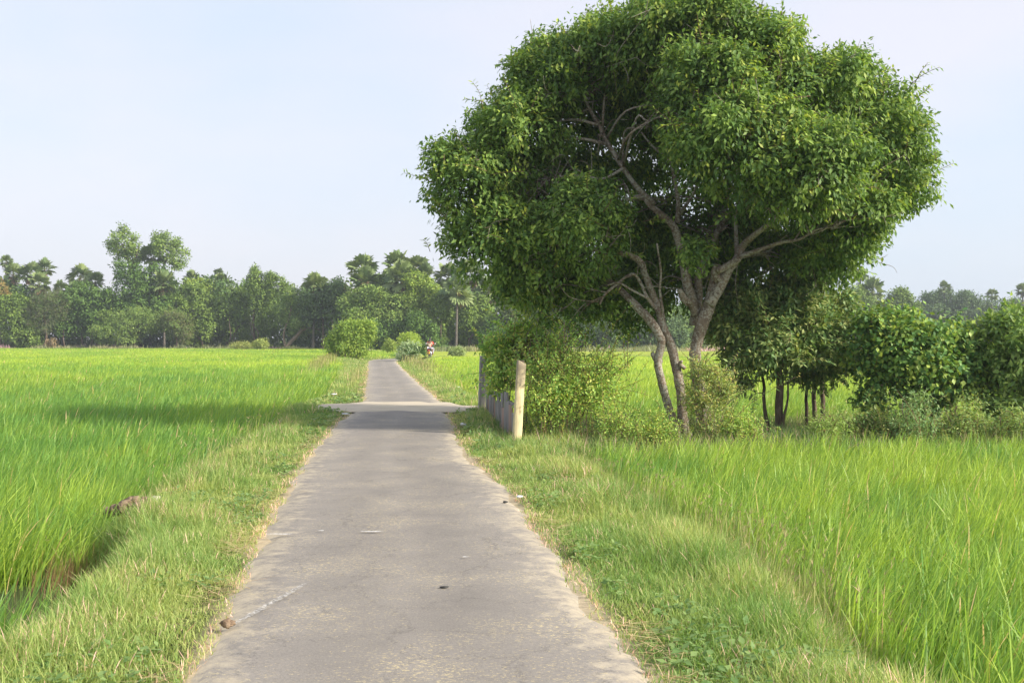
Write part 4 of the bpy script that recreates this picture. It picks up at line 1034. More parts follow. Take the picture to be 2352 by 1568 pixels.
PALMS = [
    (14, 601, 17, 186, 3, 'small fan palm poking up highest at the outer end of the wood'), (31, 628, 24, 180, 2, 'fan palm directly beneath the small high palm at the wood outer end'),
    (70, 628, 27, 182, 3, 'fan palm in the middle of the tight palm trio before the gap of sky'), (103, 616, 23, 184, 2, 'upper fan palm of the tight palm trio beside the gap of sky'), (90, 652, 27, 176, 6, 'lowest fan palm of the tight palm trio, with brown hanging fronds'),
    (184, 636, 31, 182, 5, 'larger fan palm of the isolated palm pair before the tall airy tree'), (219, 645, 23, 178, 4, 'smaller fan palm of the isolated palm pair, nearest the tall airy tree'), (140, 664, 20, 176, 3, 'low fan palm half sunk in bushes below the isolated palm pair'),
    (347, 590, 32, 176, 3, 'fan palm standing between the two crowns of the tall airy tree'), (376, 650, 31, 170, 8, 'fan palm with brown skirt in front of the tall airy tree'), (441, 640, 20, 184, 2, 'hazy fan palm just past the tall airy tree'),
    (502, 630, 15, 188, 1, 'small distant fan palm rising behind the low palm beyond the airy tree'), (514, 652, 27, 182, 3, 'wide low fan palm in front of a smaller distant palm head'),
    (722, 655, 25, 160, 2, 'fan palm at the edge of the sky notch where the central wood begins'), (833, 618, 33, 154, 4, 'tall dark fan palm that starts the central palm crest'), (838, 648, 32, 150, 4, 'fan palm drooping below the first palm of the central crest'),
    (911, 612, 32, 156, 3, 'highest fan palm of the central crest'), (924, 640, 37, 148, 9, 'largest fan palm of the central crest, in front with long hanging fronds'), (956, 615, 26, 158, 2, 'fan palm behind the largest one on the central crest'), (976, 628, 20, 156, 2, 'last small fan palm sloping off the central crest'),
    (1029, 636, 29, 154, 3, 'dark fan palm after the dip of the central crest'), (1083, 628, 30, 152, 4, 'broad pale fan palm beside the overhanging leaves of the big tree'), (1050, 668, 31, 142, 6, 'fan palm in front with its whole bare trunk in view'),
    (1123, 668, 31, 148, 7, 'fan palm with a ragged brown skirt just past the bare trunked palm'), (1160, 655, 33, 150, 6, 'fan palm with bright stalks and a visible dark trunk under the big tree leaves'), (1177, 722, 25, 141, 4, 'short fan palm low in the bushes beneath the other palms'), (1208, 668, 33, 150, 7, 'fan palm partly screened by the big tree hanging foliage'),
    (1976, 636, 19, 196, 1, 'small high fan palm beside the big tree outer foliage'), (2004, 668, 31, 188, 4, 'large fan palm beneath the small high one past the big tree'), (2169, 662, 17, 230, 0, 'lone hazy fan palm standing above the flat crowned trees'),
    (2278, 678, 15, 232, 0, 'tiny hazy fan palm beyond the flat crowned trees'), (2349, 668, 18, 224, 1, 'hazy fan palm cut by the edge of the view'), (1245, 690, 28, 152, 4, 'shaded fan palm seen through the lower foliage of the big tree')]
for q, (x, y, r, Y, dead, lab) in enumerate(PALMS):
    palm(lab, x, y, r, Y, 1000 + 3 * q, dead)
# seedling palm beside the milkweed
g = R(1200); b = gp(958, 830, 0)
t = thing('palm_seedling', (*(W(955, 831, 77)[:2]), -.05), 'dark palm seedling with two stiff fan leaves beside the milkweed bush', 'palm seedling')
for (bx, by, tx, ty, r) in ((956, 830, 972, 792, 24), (956, 832, 978, 820, 21), (952, 830, 954, 808, 18)):
    mb = MB(); a = W(bx, by, 77); a[2] = -.05; c = W(tx - (8 if ty < 800 else 12), ty + 18 if ty < 800 else ty + 4, 77)
    d = W(tx, ty, 76.6) - c
    mb.tube([a, (a + c) / 2 + [0, 0, .05], c], [.02, .016, .012], 5, 4, 0, 0, (.12, .13, .04))
    fan(mb, c - nrm(d[None])[0] * .1, d, r / F * 77 * 1.2, (.045, .085, .03), g, 15, .12, 1.75, wf=.24)
    mb.build('frond', M_FAR, t, smooth=False)

# ------------------------------------------------------------------ distant wood
def far_tree(name, label, cat, lobes, Y, pal, seed, n=700, ln=.46, wd=.24, trunk=None, base=None, under=.5, group=None, inner=.2, per=5, bump=.2, mat=None, foot_stems=True):
    g = R(seed)
    LBs = []
    for (x, y, rx, ry) in lobes:
        dr = rx / F * Y
        LBs.append((x, y, rx * .74, ry * .74, 0, dr * .7))
        for _ in range(8):
            a = g.uniform(0, 6.28); q_ = g.uniform(.22, .42); LBs.append((x + math.cos(a) * rx * .78, y + math.sin(a) * ry * .78, rx * q_, ry * q_, g.normal() * dr * .45, dr * q_))
    lw = lobes_w(LBs, Y)
    x0, y0 = (lobes[0][0], 803) if base is None else base
    b = W(x0, y0, Y); b[2] = -.1
    t = thing(name, b, label, cat, group)
    top = lw[0][:3]
    stems = trunk if trunk else [([b + [0, 0, -.1], b * .6 + top * .4 + [g.normal() * .2, 0, 0], top], [.22, .17, .08])]
    if trunk is None and foot_stems and cat == 'tree':
        for _ in range(g.integers(1, 3)):
            q0 = W(lobes[0][0] + g.normal() * lobes[0][2] * .5, 803, Y - g.uniform(1.5, 3)); q0[2] = -.15
            q1 = q0 + [g.normal() * .7, g.uniform(0, 1.5), g.uniform(2.2, 4.2)]
            stems = stems + [([q0, (q0 + q1) / 2 + [g.normal() * .3, 0, 0], q1, q1 + [g.normal() * .7, 1, 1.4]], [.10, .085, .07, .03])]
    for q_, (pts, rad) in enumerate(stems):
        MB().tube(pts, rad, 7, 5, .08, seed).build('trunk', mat or M_BARK2, t)
    V, f, c, _, _ = foliage(lw, int(n * 2.3), per, ln * .82, wd * 1.0, pal, seed, ln * 1.0, .35, inner, under, True, bump=bump, upb=.55, ob=1.1)
    mk('crown', V, f, M_FAR, t, c)
G1 = [(.040, .080, .022), (.060, .110, .028), (.085, .14, .034)]       # dark green
G2 = [(.060, .100, .026), (.090, .14, .034), (.125, .18, .042)]        # mid green
G3 = [(.072, .12, .035), (.105, .16, .045), (.14, .19, .055)]       # pale or olive
G4 = [(.085, .14, .028), (.13, .185, .034), (.17, .22, .042)]          # yellow green
GR = [(.13, .105, .04), (.17, .12, .045), (.10, .11, .035)]            # rusty
GG = [(.042, .075, .035), (.06, .10, .045), (.08, .12, .052)]           # grey green
def tr(Y, pts): return [(np.array([W(x, y, Y) for x, y, r in pts]), [r / F * Y for x, y, r in pts])]
far_tree('tall_tree', 'tallest airy tree of the wood with two pale crowns above the treetops', 'tree', [(283, 556, 36, 34), (300, 590, 24, 22), (385, 570, 34, 34), (408, 585, 26, 30), (370, 548, 20, 16), (268, 575, 18, 18)], 174, G3, 1300, 900, .46, .22,
         tr(174, [(320, 800, 6), (318, 700, 5), (306, 640, 4.4), (292, 590, 3), (280, 560, 1.5)]) + tr(174, [(340, 720, 4), (365, 640, 3.4), (385, 590, 2)]) + tr(174, [(300, 620, 2.6), (312, 590, 2), (318, 565, 1)]), (320, 803), .7, inner=.5, per=4)
far_tree('dark_tree', 'dark green dense tree under the two pale crowns of the tallest tree', 'tree', [(300, 660, 50, 45), (345, 640, 45, 35), (290, 620, 30, 22), (390, 690, 42, 45), (330, 700, 60, 40)], 171, G1, 1310, 1500)
far_tree('acacia', 'low domed feathery acacia bulging out at the foot of the tallest tree', 'tree', [(300, 750, 75, 40), (370, 735, 55, 32), (250, 765, 45, 28), (410, 760, 30, 34)], 166, G3, 1320, 1500, .34, .14, base=(310, 803))
far_tree('dry_creeper', 'curtain of bare brownish creeper hanging over the domed acacia', 'creeper', [(400, 745, 34, 26), (425, 765, 20, 28)], 164, [(.085, .085, .05), (.11, .105, .06), (.07, .11, .035), (.09, .14, .04)], 1330, 600, .5, .07, base=(405, 803))
far_tree('rusty_tree', 'rust tinged tree at the outermost end of the wood', 'tree', [(0, 670, 22, 30), (-10, 700, 30, 40)], 170, GR, 1340, 500)
far_tree('brown_shrub', 'leafless brown shrub thicket between green bushes below the palm trio', 'shrub', [(100, 720, 45, 45), (130, 690, 30, 25)], 168, [(.07, .07, .048), (.09, .09, .06), (.055, .09, .03), (.075, .12, .035)], 1350, 800, .55, .06)
far_tree('green_bush', 'rounded mid green bush at the outer edge in front of the brown shrub', 'bush', [(35, 735, 45, 50), (20, 700, 30, 30), (60, 770, 40, 30)], 168, G2, 1360, 1100)
far_tree('broad_tree', 'broad dark tree between the brown shrub and the domed acacia', 'tree', [(190, 700, 45, 45), (215, 740, 40, 45), (160, 740, 30, 40), (230, 690, 30, 30)], 170, G1, 1370, 1400)
far_tree('bushy_tree', 'mid green bushy tree just past the tallest tree', 'tree', [(450, 720, 40, 60), (430, 680, 30, 30), (470, 760, 40, 40)], 171, G2, 1380, 1100)
far_tree('yellow_tree', 'yellowish topped tree below the small distant palm', 'tree', [(470, 665, 26, 20), (450, 660, 22, 18), (500, 675, 24, 18)], 178, G4, 1390, 600)
far_tree('bushy_tree', 'grey green bushy tree between yellowish treetop and creeper covered column', 'tree', [(520, 720, 45, 50), (545, 760, 40, 40), (555, 695, 25, 30)], 171, G2, 1400, 1200)
far_tree('column_tree', 'creeper covered column shaped tree with two ragged heads', 'tree', [(588, 640, 17, 26), (636, 655, 24, 26), (600, 690, 28, 40), (622, 730, 36, 50), (580, 655, 18, 16), (655, 660, 12, 12), (620, 640, 14, 12)], 168, G2, 1410, 1300, .42, .2)
far_tree('leaning_tree', 'spreading tree on a crooked pale leaning trunk at the edge of the sky notch', 'tree', [(690, 690, 40, 30), (715, 725, 38, 35), (665, 720, 38, 40), (735, 745, 22, 28), (680, 745, 45, 28)], 162, G3, 1420, 1250, .42, .2,
         tr(161, [(655, 801, 5), (668, 785, 4.5), (690, 762, 4), (700, 735, 3), (705, 700, 1.5)]) + tr(161, [(655, 798, 3), (652, 765, 2.4), (665, 725, 2), (672, 690, 1)]) + tr(161, [(690, 760, 3), (715, 752, 2), (735, 758, 1.2)]), (655, 802), .35, mat=M_TWIG)
far_tree('hazy_tree', 'grey green hazy tree on the far side of the sky notch', 'tree', [(740, 690, 45, 45), (770, 670, 30, 28), (715, 710, 30, 40), (780, 720, 30, 60)], 160, GG, 1430, 1200)
far_tree('canopy_tree', 'wide olive canopy tree hung with creepers below the first crest palms', 'tree', [(850, 690, 50, 26), (805, 705, 35, 26), (900, 695, 40, 26), (860, 725, 60, 30), (930, 700, 26, 22)], 146, G3, 1440, 1500, .4, .2)
far_tree('yellow_tree', 'yellow green tree beside the largest palm of the central crest', 'tree', [(970, 655, 34, 28), (985, 690, 36, 36), (955, 690, 26, 30), (948, 640, 18, 16)], 147, G4, 1450, 1200, .4, .2, tr(146, [(980, 740, 3), (980, 715, 2.6), (972, 690, 1.6)]), (980, 806))
far_tree('green_tree', 'small vivid green tree between the second and largest crest palms', 'tree', [(885, 648, 22, 20), (872, 668, 18, 18)], 150, G2, 1460, 500, .4, .2)
far_tree('dark_bush', 'dark bush mass low under the olive canopy tree', 'bush', [(870, 775, 40, 30), (905, 765, 35, 36), (845, 760, 30, 30)], 143, G1, 1470, 900, .4, .2)
far_tree('conical_bush', 'conical layered bush below the yellow green tree', 'bush', [(965, 770, 40, 36), (960, 740, 24, 24), (985, 785, 40, 22)], 141, G1, 1480, 900, .38, .18)
far_tree('creeper_tree', 'creeper draped tree close behind the bare trunked palm', 'tree', [(1090, 715, 32, 36), (1105, 750, 40, 40), (1080, 770, 34, 30)], 145, G2, 1490, 1200, .4, .2)
far_tree('creeper_tree', 'slim creeper draped tree between the bare trunked palm and the conical bush', 'tree', [(1015, 720, 26, 44), (1005, 770, 30, 34)], 144, G2, 1500, 900, .4, .2)
far_tree('dark_bush', 'dark bush at the foot of the short palm under the palms', 'bush', [(1150, 765, 40, 36), (1190, 770, 36, 32), (1130, 790, 36, 18)], 141, G1, 1510, 900, .4, .2)
far_tree('shaded_tree', 'shaded dark tree filling the gap beneath the big tree hanging leaves', 'tree', [(1260, 740, 50, 50), (1330, 745, 50, 45), (1400, 760, 50, 40), (1230, 780, 40, 30)], 150, GG, 1520, 1500, .42, .2)
far_tree('shaded_tree', 'shaded dark tree glimpsed between the two slim leaning trunks', 'tree', [(1470, 760, 50, 40), (1540, 760, 40, 40)], 152, GG, 1530, 900, .42, .2)
far_tree('bright_tree', 'bright green tree below the large palm past the big tree', 'tree', [(1965, 710, 42, 45), (1990, 740, 40, 40), (1935, 730, 40, 50)], 186, G2, 1540, 1100, .5, .26)
far_tree('round_tree', 'round topped tree next to the large palm past the big tree', 'tree', [(2060, 692, 32, 26), (2035, 715, 30, 30), (2085, 715, 26, 30)], 190, G2, 1550, 900, .5, .26)
far_tree('flat_tree', 'flat crowned hazy tree with tiered branches under the lone hazy palm', 'tree', [(2190, 690, 60, 22), (2150, 700, 40, 24), (2235, 695, 40, 24), (2200, 725, 80, 30)], 232, GG, 1560, 1400, .55, .26)
far_tree('hazy_tree', 'hazy blue green tree filling the skyline between flat crowned tree and tiny palm', 'tree', [(2290, 710, 40, 24), (2330, 715, 40, 26), (2260, 730, 50, 24)], 236, GG, 1570, 900, .55, .26)
far_tree('hazy_tree', 'low hazy tree in the dip between the round topped tree and the flat crowned one', 'tree', [(2115, 712, 24, 16), (2110, 740, 34, 26)], 234, GG, 1580, 600, .55, .26)

# dry brush pile and cut branches at the foot of the far wood
far_tree('dry_frond', 'fallen dry brown palm frond at the edge of the far rice', 'palm frond', [(118, 790, 12, 8)], 163, [(.15, .11, .08), (.19, .15, .10)], 1590, 34, .5, .12, base=(118, 800), foot_stems=False)

def thicket():
    """the undergrowth and the mass of the wood behind the trees one can tell apart"""
    g = R(1600); n = 170000
    x = g.uniform(-330, 2680, n)
    base = np.interp(x, [-330, 640, 760, 1500, 1640, 1900, 2060, 2120, 2680], [176, 172, 158, 152, 158, 185, 205, 238, 240])
    topx = [-330, 0, 150, 250, 440, 560, 650, 690, 745, 850, 1000, 1100, 1240, 1500, 1700, 1900, 1960, 2060, 2110, 2240, 2300, 2400, 2680]
    topy = [660, 656, 680, 684, 658, 654, 682, 706, 676, 656, 650, 660, 676, 700, 700, 690, 690, 705, 722, 700, 712, 705, 700]
    Y = base + g.random(n) ** 1.3 * 12
    xw = (x - CX) / F * Y
    top = (H - (np.interp(x, topx, topy) - HZ) / F * Y) * (.80 + .34 * vnoise(xw, Y, 3.2, 61) + .12 * vnoise(xw, Y, 1.1, 62))
    u_ = g.random(n)
    z = -.2 + top * (1 - (1 - u_) ** 1.25)
    # hollow out the front low down so that trunks show against the dark
    front = (Y - base) < 2.5 + 2.5 * vnoise(xw, z * 2, 3, 63)
    keep = ~(front & (vnoise(xw, z * 1.6, 2.6, 64) < .5))
    x, Y, xw, z = x[keep], Y[keep], xw[keep], z[keep]; n = len(x)
    pal = np.array([(.038, .07, .022), (.055, .095, .028), (.075, .12, .034), (.10, .14, .045), (.12, .115, .055)])
    ci = np.clip((vnoise(xw, z, 3.4, 65) * .7 + vnoise(xw, z, 9, 66) * .6 - .15) * 4 + g.normal(size=n) * .5, 0, 4).astype(int)
    c = pal[ci] * g.uniform(.75, 1.25, (n, 1))
    D = nrm(g.normal(size=(n, 3)) + [0, -.4, -.3]); N = g.normal(size=(n, 3)) * .7 + [0, -.6, .8]
    s = g.uniform(.6, 1.25, n) * np.where(Y > 200, 1.4, 1) * (1 + .5 * sstep(Y - np.interp(x, [-330, 640, 760, 1500, 1640, 1900, 2060, 2120, 2680], [176, 172, 158, 152, 158, 185, 205, 238, 240]), 3, 8))
    V, f, cc = leaves(np.column_stack([xw, Y, z]), D, N, .52 * s, .30 * s, c, simple=True)
    return tag(mk('thicket', V, f, M_FAR, None, cc), 'dense tangle of undergrowth and small trees filling the distant wood', 'thicket', kind='stuff')
thicket()

# rough grass and low bushes along the foot of the wood
def wood_edge():
    g = R(1650); n = 30000
    x = g.uniform(-330, 2680, n)
    Y = np.interp(x, [-330, 640, 760, 1500, 1640, 1900, 2060, 2120, 2680], [166, 163, 139, 138, 142, 172, 188, 200, 200]) + g.normal(size=n) * 2.4
    xw = (x - CX) / F * Y
    h = .25 + 1.3 * np.clip(vnoise(xw, Y, 2.6, 71) - .35, 0, 1)
    c = lerp((.07, .11, .03), (.17, .18, .055), vnoise(xw, Y, 4, 72)[:, None]) * g.uniform(.8, 1.2, (n, 1))
    br = vnoise(xw, Y, 6, 73) > .74; c[br] = (.22, .17, .11)
    V, f, cc = blades(np.column_stack([xw, Y, np.full(n, -.05)]), h * g.uniform(.5, 1.2, n), np.full(n, .14), g.uniform(0, 6.28, n), np.abs(g.normal(0, .4, n)), g.uniform(.1, 1, n), c, (0, .6, 1), 1651)
    mb = MB(); mb.add(V, f, cc)
    return tag(mb.build('rough_grass', M_GRASS, smooth=False), 'rough grass and low scrub fringing the foot of the distant wood', 'grass', kind='stuff')
wood_edge()

# ------------------------------------------------------------------ motorcycle and riders
def flat(name, c, rough=.5, metal=0.0):
    m, nt, out = new_mat(name); p = node(nt, 'ShaderNodeBsdfPrincipled', i_Roughness=rough, i_Metallic=metal)
    n = node(nt, 'ShaderNodeTexNoise', i_Scale=14.0, i_Detail=3.0); mr = node(nt, 'ShaderNodeMapRange'); mr.inputs[3].default_value = .85; mr.inputs[4].default_value = 1.15
    s = node(nt, 'ShaderNodeVectorMath', operation='SCALE'); s.inputs[0].default_value = c
    L = nt.links.new; L(n.outputs[0], mr.inputs[0]); L(mr.outputs[0], s.inputs['Scale']); L(s.outputs[0], p.inputs['Base Color']); L(p.outputs[0], out.inputs['Surface'])
    return m
M_BLK, M_CHR, M_YEL, M_SKIN = flat('black_rubber', (.02, .02, .02), .6), flat('chrome', (.6, .6, .6), .25, 1), flat('yellow_paint', (.75, .42, .03)), flat('brown_skin', (.19, .10, .06), .55)
M_RED, M_BEI, M_LAV, M_HAIR, M_WHT, M_TRS, M_PAINT = flat('red_cloth', (.62, .07, .045), .8), flat('patterned_cloth', (.55, .42, .31), .85), flat('pale_cloth', (.62, .58, .66), .85), flat('black_hair', (.016, .014, .014), .45), flat('white_shell', (.8, .8, .8), .3), flat('grey_cloth', (.33, .34, .38), .85), flat('dark_paint', (.05, .02, .02), .3)
BX, BY, BR = -6.8, 89.7, -.06
bike = thing('motorcycle', (BX, BY, .0), 'small dark motorcycle with yellow rear plate riding away round the bend', 'motorcycle', rz=BR)
def ring(mb, c, r, tube, n=22, k=7):
    a = np.linspace(0, 2 * np.pi, n, endpoint=False); b = np.linspace(0, 2 * np.pi, k, endpoint=False)
    V = np.stack([np.broadcast_to(c[0] + tube * np.sin(b), (n, k)), c[1] + (r + tube * np.cos(b)) * np.cos(a)[:, None], c[2] + (r + tube * np.cos(b)) * np.sin(a)[:, None]], -1).reshape(-1, 3)
    i, j = np.meshgrid(np.arange(n), np.arange(k), indexing='ij'); i2, j2 = (i + 1) % n, (j + 1) % k
    mb.add(V, [np.stack([i * k + j, i2 * k + j, i2 * k + j2, i * k + j2], -1).reshape(-1, 4)]); return mb
for yc in (-.62, .66):
    wh = ring(MB(), (0, yc, .29), .245, .045).build('wheel', M_BLK, bike, local=True)
    mb = ring(MB(), (0, yc, .29), .19, .014)
    for q in range(8):
        a = q * np.pi / 4; mb.tube([(0, yc, .29), (0, yc + .09 * math.cos(a), .29 + .09 * math.sin(a)), (0, yc + .19 * math.cos(a), .29 + .19 * math.sin(a))], .007, 5, 2)
    mb.build('rim', M_CHR, wh, local=True)
def bp(name, mat, fn):
    mb = MB(); fn(mb); return mb.build(name, mat, bike, local=True)
bp('frame', M_PAINT, lambda m: (m.tube([(0, -.55, .62), (0, -.1, .60), (0, .4, .78)], .025), m.tube([(0, -.1, .60), (0, .05, .3), (0, .42, .5), (0, .45, .8)], .022), m.tube([(.1, -.62, .29), (.1, -.2, .34)], .022), m.tube([(-.1, -.62, .29), (-.1, -.2, .34)], .022)))
bp('engine', M_CHR, lambda m: (m.box((0, .12, .36), (.24, .34, .24)), m.tube([(0, .2, .42), (0, .26, .56)], [.09, .08], 9)))
bp('fork', M_CHR, lambda m: (m.tube([(.075, .66, .29), (.07, .5, .95)], .02), m.tube([(-.075, .66, .29), (-.07, .5, .95)], .02)))
bp('fuel_tank', M_PAINT, lambda m: m.blob((0, .26, .80), (.14, .25, .12)))
bp('seat', M_BLK, lambda m: (m.blob((0, -.12, .76), (.14, .28, .07)), m.blob((0, -.42, .78), (.13, .25, .07))))
bp('fender', M_PAINT, lambda m: m.tube([(0, -.35, .62), (0, -.62, .66), (0, -.86, .54), (0, -.92, .42)], [.06, .075, .07, .05], 8))
bp('number_plate', M_YEL, lambda m: m.box((0, -.93, .46), (.22, .02, .18)))
bp('tail_light', M_RED, lambda m: m.blob((0, -.86, .66), (.09, .04, .05)))
bp('handlebar', M_CHR, lambda m: m.tube([(-.36, .34, 1.02), (-.2, .46, 1.0), (0, .48, .96), (.2, .46, 1.0), (.36, .34, 1.02)], .014))
bp('headlight', M_CHR, lambda m: m.blob((0, .62, .86), (.09, .09, .09)))
bp('exhaust', M_CHR, lambda m: m.tube([(.12, .25, .3), (.15, 0, .24), (.17, -.4, .3), (.18, -.8, .36)], [.02, .025, .045, .05], 8))
for s in (-1, 1):
    bp('mirror', M_WHT, lambda m: (m.tube([(.3 * s, .4, 1.02), (.34 * s, .4, 1.12), (.37 * s, .4, 1.18)], .008), m.blob((.38 * s, .4, 1.21), (.06, .02, .045))))

def skin(name, verts, edges, rad, mat, parent, root=0, lvl=1):
    me = bpy.data.meshes.new(name); me.from_pydata([tuple(map(float, v)) for v in verts], edges, [])
    o = bpy.data.objects.new(name, me); COL.objects.link(o); o.parent = parent
    md = o.modifiers.new('Skin', 'SKIN'); md.use_smooth_shade = True
    if not me.skin_vertices: me.attributes
    sv = me.skin_vertices[0].data if me.skin_vertices else None
    if sv is None: raise RuntimeError('no skin layer')
    for q, r in enumerate(rad): sv[q].radius = (r, r) if not isinstance(r, tuple) else r
    sv[root].use_root = True
    s = o.modifiers.new('Subsurf', 'SUBSURF'); s.levels = lvl; s.render_levels = lvl
    me.materials.append(mat)
    return o
def rider(label, y0, sc_, hands, feet, shirt, trousers, hair_mat, bare):
    t = thing('person', (BX, BY, 0), label, 'person', rz=BR)
    z0 = .86; s = sc_
    V = [(0, y0, z0), (0, y0 + .01, z0 + .22 * s), (0, y0 + .03, z0 + .46 * s), (0, y0 + .04, z0 + .57 * s), (0, y0 + .05, z0 + .66 * s), (0, y0 + .06, z0 + .76 * s)]
    rad = [(.15 * s, .11 * s), (.13 * s, .10 * s), (.15 * s, .10 * s), .05 * s, .085 * s, .075 * s]
    E = [(0, 1), (1, 2), (2, 3), (3, 4), (4, 5)]
    for q, sd in enumerate((-1, 1)):
        b = len(V); hx, hy, hz = hands[q]; fx, fy, fz = feet[q]
        V += [(sd * .19 * s, y0 + .03, z0 + .47 * s), (sd * .30 * s, y0 + .12, z0 + .22 * s), (hx, hy, hz)]
        rad += [.062 * s, .044 * s, .032 * s]; E += [(2, b), (b, b + 1), (b + 1, b + 2)]
        # fingers curling round the grip
        for k in range(5):
            c = len(V); V += [(hx - sd * .03 + sd * .018 * k, hy + .05, hz + .012 if k else hz - .01), (hx - sd * .03 + sd * .018 * k, hy + .075, hz - .025)]
            rad += [.009, .008]; E += [(b + 2, c), (c, c + 1)]
        b = len(V)
        V += [(sd * .12 * s, y0 + .04, z0 - .02), (sd * .25 * s, y0 + .36 * s, z0 - .06), (fx, fy - .05, fz + .06), (fx, fy + .12, fz)]
        rad += [.09 * s, .065 * s, .042 * s, .035 * s]; E += [(0, b), (b, b + 1), (b + 1, b + 2), (b + 2, b + 3)]
    body = skin('body', V, E, rad, M_SKIN, t)
    zs = z0
    SV = [(0, y0, zs - .02), (0, y0 + .01, zs + .22 * s), (0, y0 + .03, zs + .46 * s), (-.19 * s, y0 + .03, zs + .47 * s), (.19 * s, y0 + .03, zs + .47 * s), (-.275 * s, y0 + .09, zs + .29 * s), (.275 * s, y0 + .09, zs + .29 * s)]
    skin('shirt', SV, [(0, 1), (1, 2), (2, 3), (2, 4), (3, 5), (4, 6)], [(.17 * s, .13 * s), (.155 * s, .125 * s), (.17 * s, .12 * s), .08 * s, .08 * s, .066 * s, .066 * s], shirt, t)
    TV = [(0, y0, zs)]; TE = []; Tr = [(.165 * s, .125 * s)]
    for sd in (-1, 1):
        b = len(TV); TV += [(sd * .12 * s, y0 + .04, zs - .02), (sd * .25 * s, y0 + .36 * s, zs - .06)]; Tr += [.105 * s, .085 * s]; TE += [(0, b), (b, b + 1)]
        if not bare:
            fx, fy, fz = feet[0 if sd < 0 else 1]; TV += [(fx, fy - .05, fz + .1)]; Tr += [.06 * s]; TE += [(b + 1, b + 2)]
    skin('shorts' if bare else 'trousers', TV, TE, Tr, trousers, t)
    mb = MB(); mb.blob((0, y0 + .035, z0 + .755 * s), (.098 * s, .105 * s, .10 * s), 14, 9, .03, 7); mb.blob((0, y0 - .02, z0 + .70 * s), (.085 * s, .06 * s, .09 * s), 12, 8, .03, 8)
    mb.build('hair', hair_mat, t, local=True)
    # face: nose, eyes, ears
    MB().blob((0, y0 + .145 * s, z0 + .70 * s), (.014, .02, .022), 8, 6).build('nose', M_SKIN, t, local=True)
    for sd in (-1, 1): MB().blob((sd * .088 * s, y0 + .05, z0 + .70 * s), (.014, .025, .034), 8, 6).build('ear', M_SKIN, t, local=True)
rider('rider in a red shirt steering the motorcycle away along the bend', .02, 1.0, ((-.34, .36, 1.04), (.34, .36, 1.04)), ((-.2, .2, .28), (.2, .2, .28)), M_RED, M_TRS, M_HAIR, False)
rider('pillion passenger in a beige patterned top and pale shorts seated behind the red shirted rider', -.34, .84, ((-.16, -.06, 1.0), (.16, -.06, 1.0)), ((-.22, -.3, .3), (.22, -.3, .3)), M_BEI, M_LAV, M_HAIR, True)

# ------------------------------------------------------------------ air, sky, sun, camera
def haze():
    x0, x1, y0, y1, z0, z1 = -190., 190., -12., 300., -1.6, 34.
    V = np.array([(x0, y0, z0), (x1, y0, z0), (x1, y1, z0), (x0, y1, z0), (x0, y0, z1), (x1, y0, z1), (x1, y1, z1), (x0, y1, z1)])
    Q = np.array([(0, 3, 2, 1), (4, 5, 6, 7), (0, 1, 5, 4), (1, 2, 6, 5), (2, 3, 7, 6), (3, 0, 4, 7)])
    m, nt, out = new_mat('thin_haze')
    p = node(nt, 'ShaderNodeVolumePrincipled'); p.inputs['Color'].default_value = (.86, .92, 1.0, 1); p.inputs['Density'].default_value = HAZE; p.inputs['Anisotropy'].default_value = .25
    nt.links.new(p.outputs[0], out.inputs['Volume'])
    tag(mk('haze', V, [Q], m), 'thin pale haze hanging over the fields', 'haze', kind='stuff')
HAZE = .00055
haze()

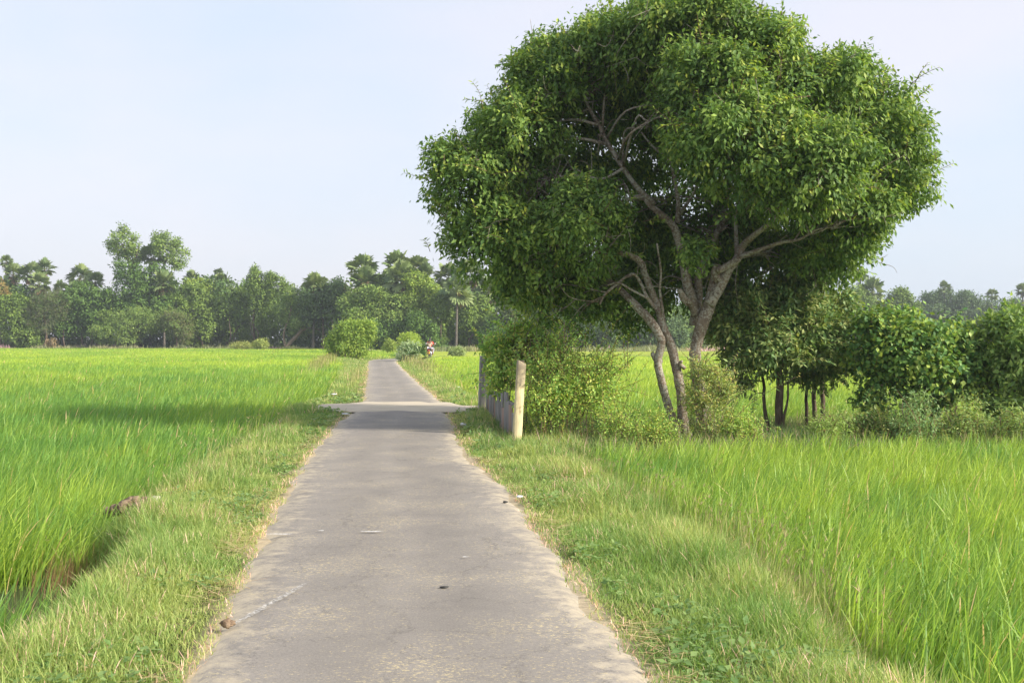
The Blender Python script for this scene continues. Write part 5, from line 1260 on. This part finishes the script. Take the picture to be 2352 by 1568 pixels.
EL, AZX, AZY = math.radians(31), .925, -.38          # the sun stands behind the camera, to the right
wd_ = bpy.data.worlds.new('World'); sc.world = wd_; wd_.use_nodes = True
nt = wd_.node_tree; nt.nodes.clear(); L = nt.links.new
out = nt.nodes.new('ShaderNodeOutputWorld'); bg = nt.nodes.new('ShaderNodeBackground'); bg.inputs['Strength'].default_value = .11
sky = nt.nodes.new('ShaderNodeTexSky'); sky.sky_type = 'NISHITA'; sky.sun_disc = False; sky.sun_elevation = EL
sky.sun_rotation = math.atan2(AZX, AZY); sky.air_density = 1.0; sky.dust_density = 3.0; sky.ozone_density = 1.0
tc = nt.nodes.new('ShaderNodeTexCoord')
nz = node(nt, 'ShaderNodeTexNoise', i_Scale=2.2, i_Detail=4.0, i_Roughness=.5)
mp = node(nt, 'ShaderNodeMapping'); mp.inputs['Scale'].default_value = (1, 1, 2.2); mp.inputs['Location'].default_value = (.3, .1, .7)
rp = node(nt, 'ShaderNodeValToRGB')
VEIL = 4.5
rp.color_ramp.elements[0].position = .36; rp.color_ramp.elements[0].color = (.75, .855, 1.0, 1)
rp.color_ramp.elements[1].position = .66; rp.color_ramp.elements[1].color = (.93, .915, 1.0, 1)
sclv = node(nt, 'ShaderNodeVectorMath', operation='SCALE'); sclv.inputs['Scale'].default_value = VEIL
mx = node(nt, 'ShaderNodeMix', data_type='RGBA'); mx.inputs[0].default_value = .80
L(tc.outputs['Generated'], mp.inputs[0]); L(mp.outputs[0], nz.inputs['Vector']); L(nz.outputs[0], rp.inputs[0]); L(rp.outputs[0], sclv.inputs[0])
L(sky.outputs[0], mx.inputs[6]); L(sclv.outputs[0], mx.inputs[7]); L(mx.outputs[2], bg.inputs['Color']); L(bg.outputs[0], out.inputs['Surface'])

sun = bpy.data.lights.new('sun', 'SUN'); sun.energy = 3.35; sun.angle = math.radians(4.0); sun.color = (1, .93, .80)
so = bpy.data.objects.new('sun', sun); COL.objects.link(so)
from mathutils import Vector
dv = Vector((AZX * math.cos(EL), AZY * math.cos(EL), math.sin(EL)))
so.rotation_euler = dv.to_track_quat('Z', 'Y').to_euler(); so.location = dv * 60

cam = bpy.data.cameras.new('camera'); co = bpy.data.objects.new('camera', cam); COL.objects.link(co)
co.location = (0, 0, H); co.rotation_euler = (math.pi / 2, 0, 0)
cam.sensor_width = 36; cam.sensor_fit = 'HORIZONTAL'; cam.lens = 36 * F / 2352
cam.shift_y = -(784 - HZ) / 2352; cam.clip_end = 6000; cam.clip_start = .05
sc.camera = co

sc.view_settings.view_transform = 'Standard'; sc.view_settings.look = 'None'; sc.view_settings.exposure = 1.09; sc.view_settings.gamma = 1
cy = sc.cycles
cy.max_bounces = 6; cy.diffuse_bounces = 3; cy.glossy_bounces = 2; cy.transmission_bounces = 4; cy.transparent_max_bounces = 6; cy.volume_bounces = 0
cy.sample_clamp_indirect = 6; cy.use_denoising = True
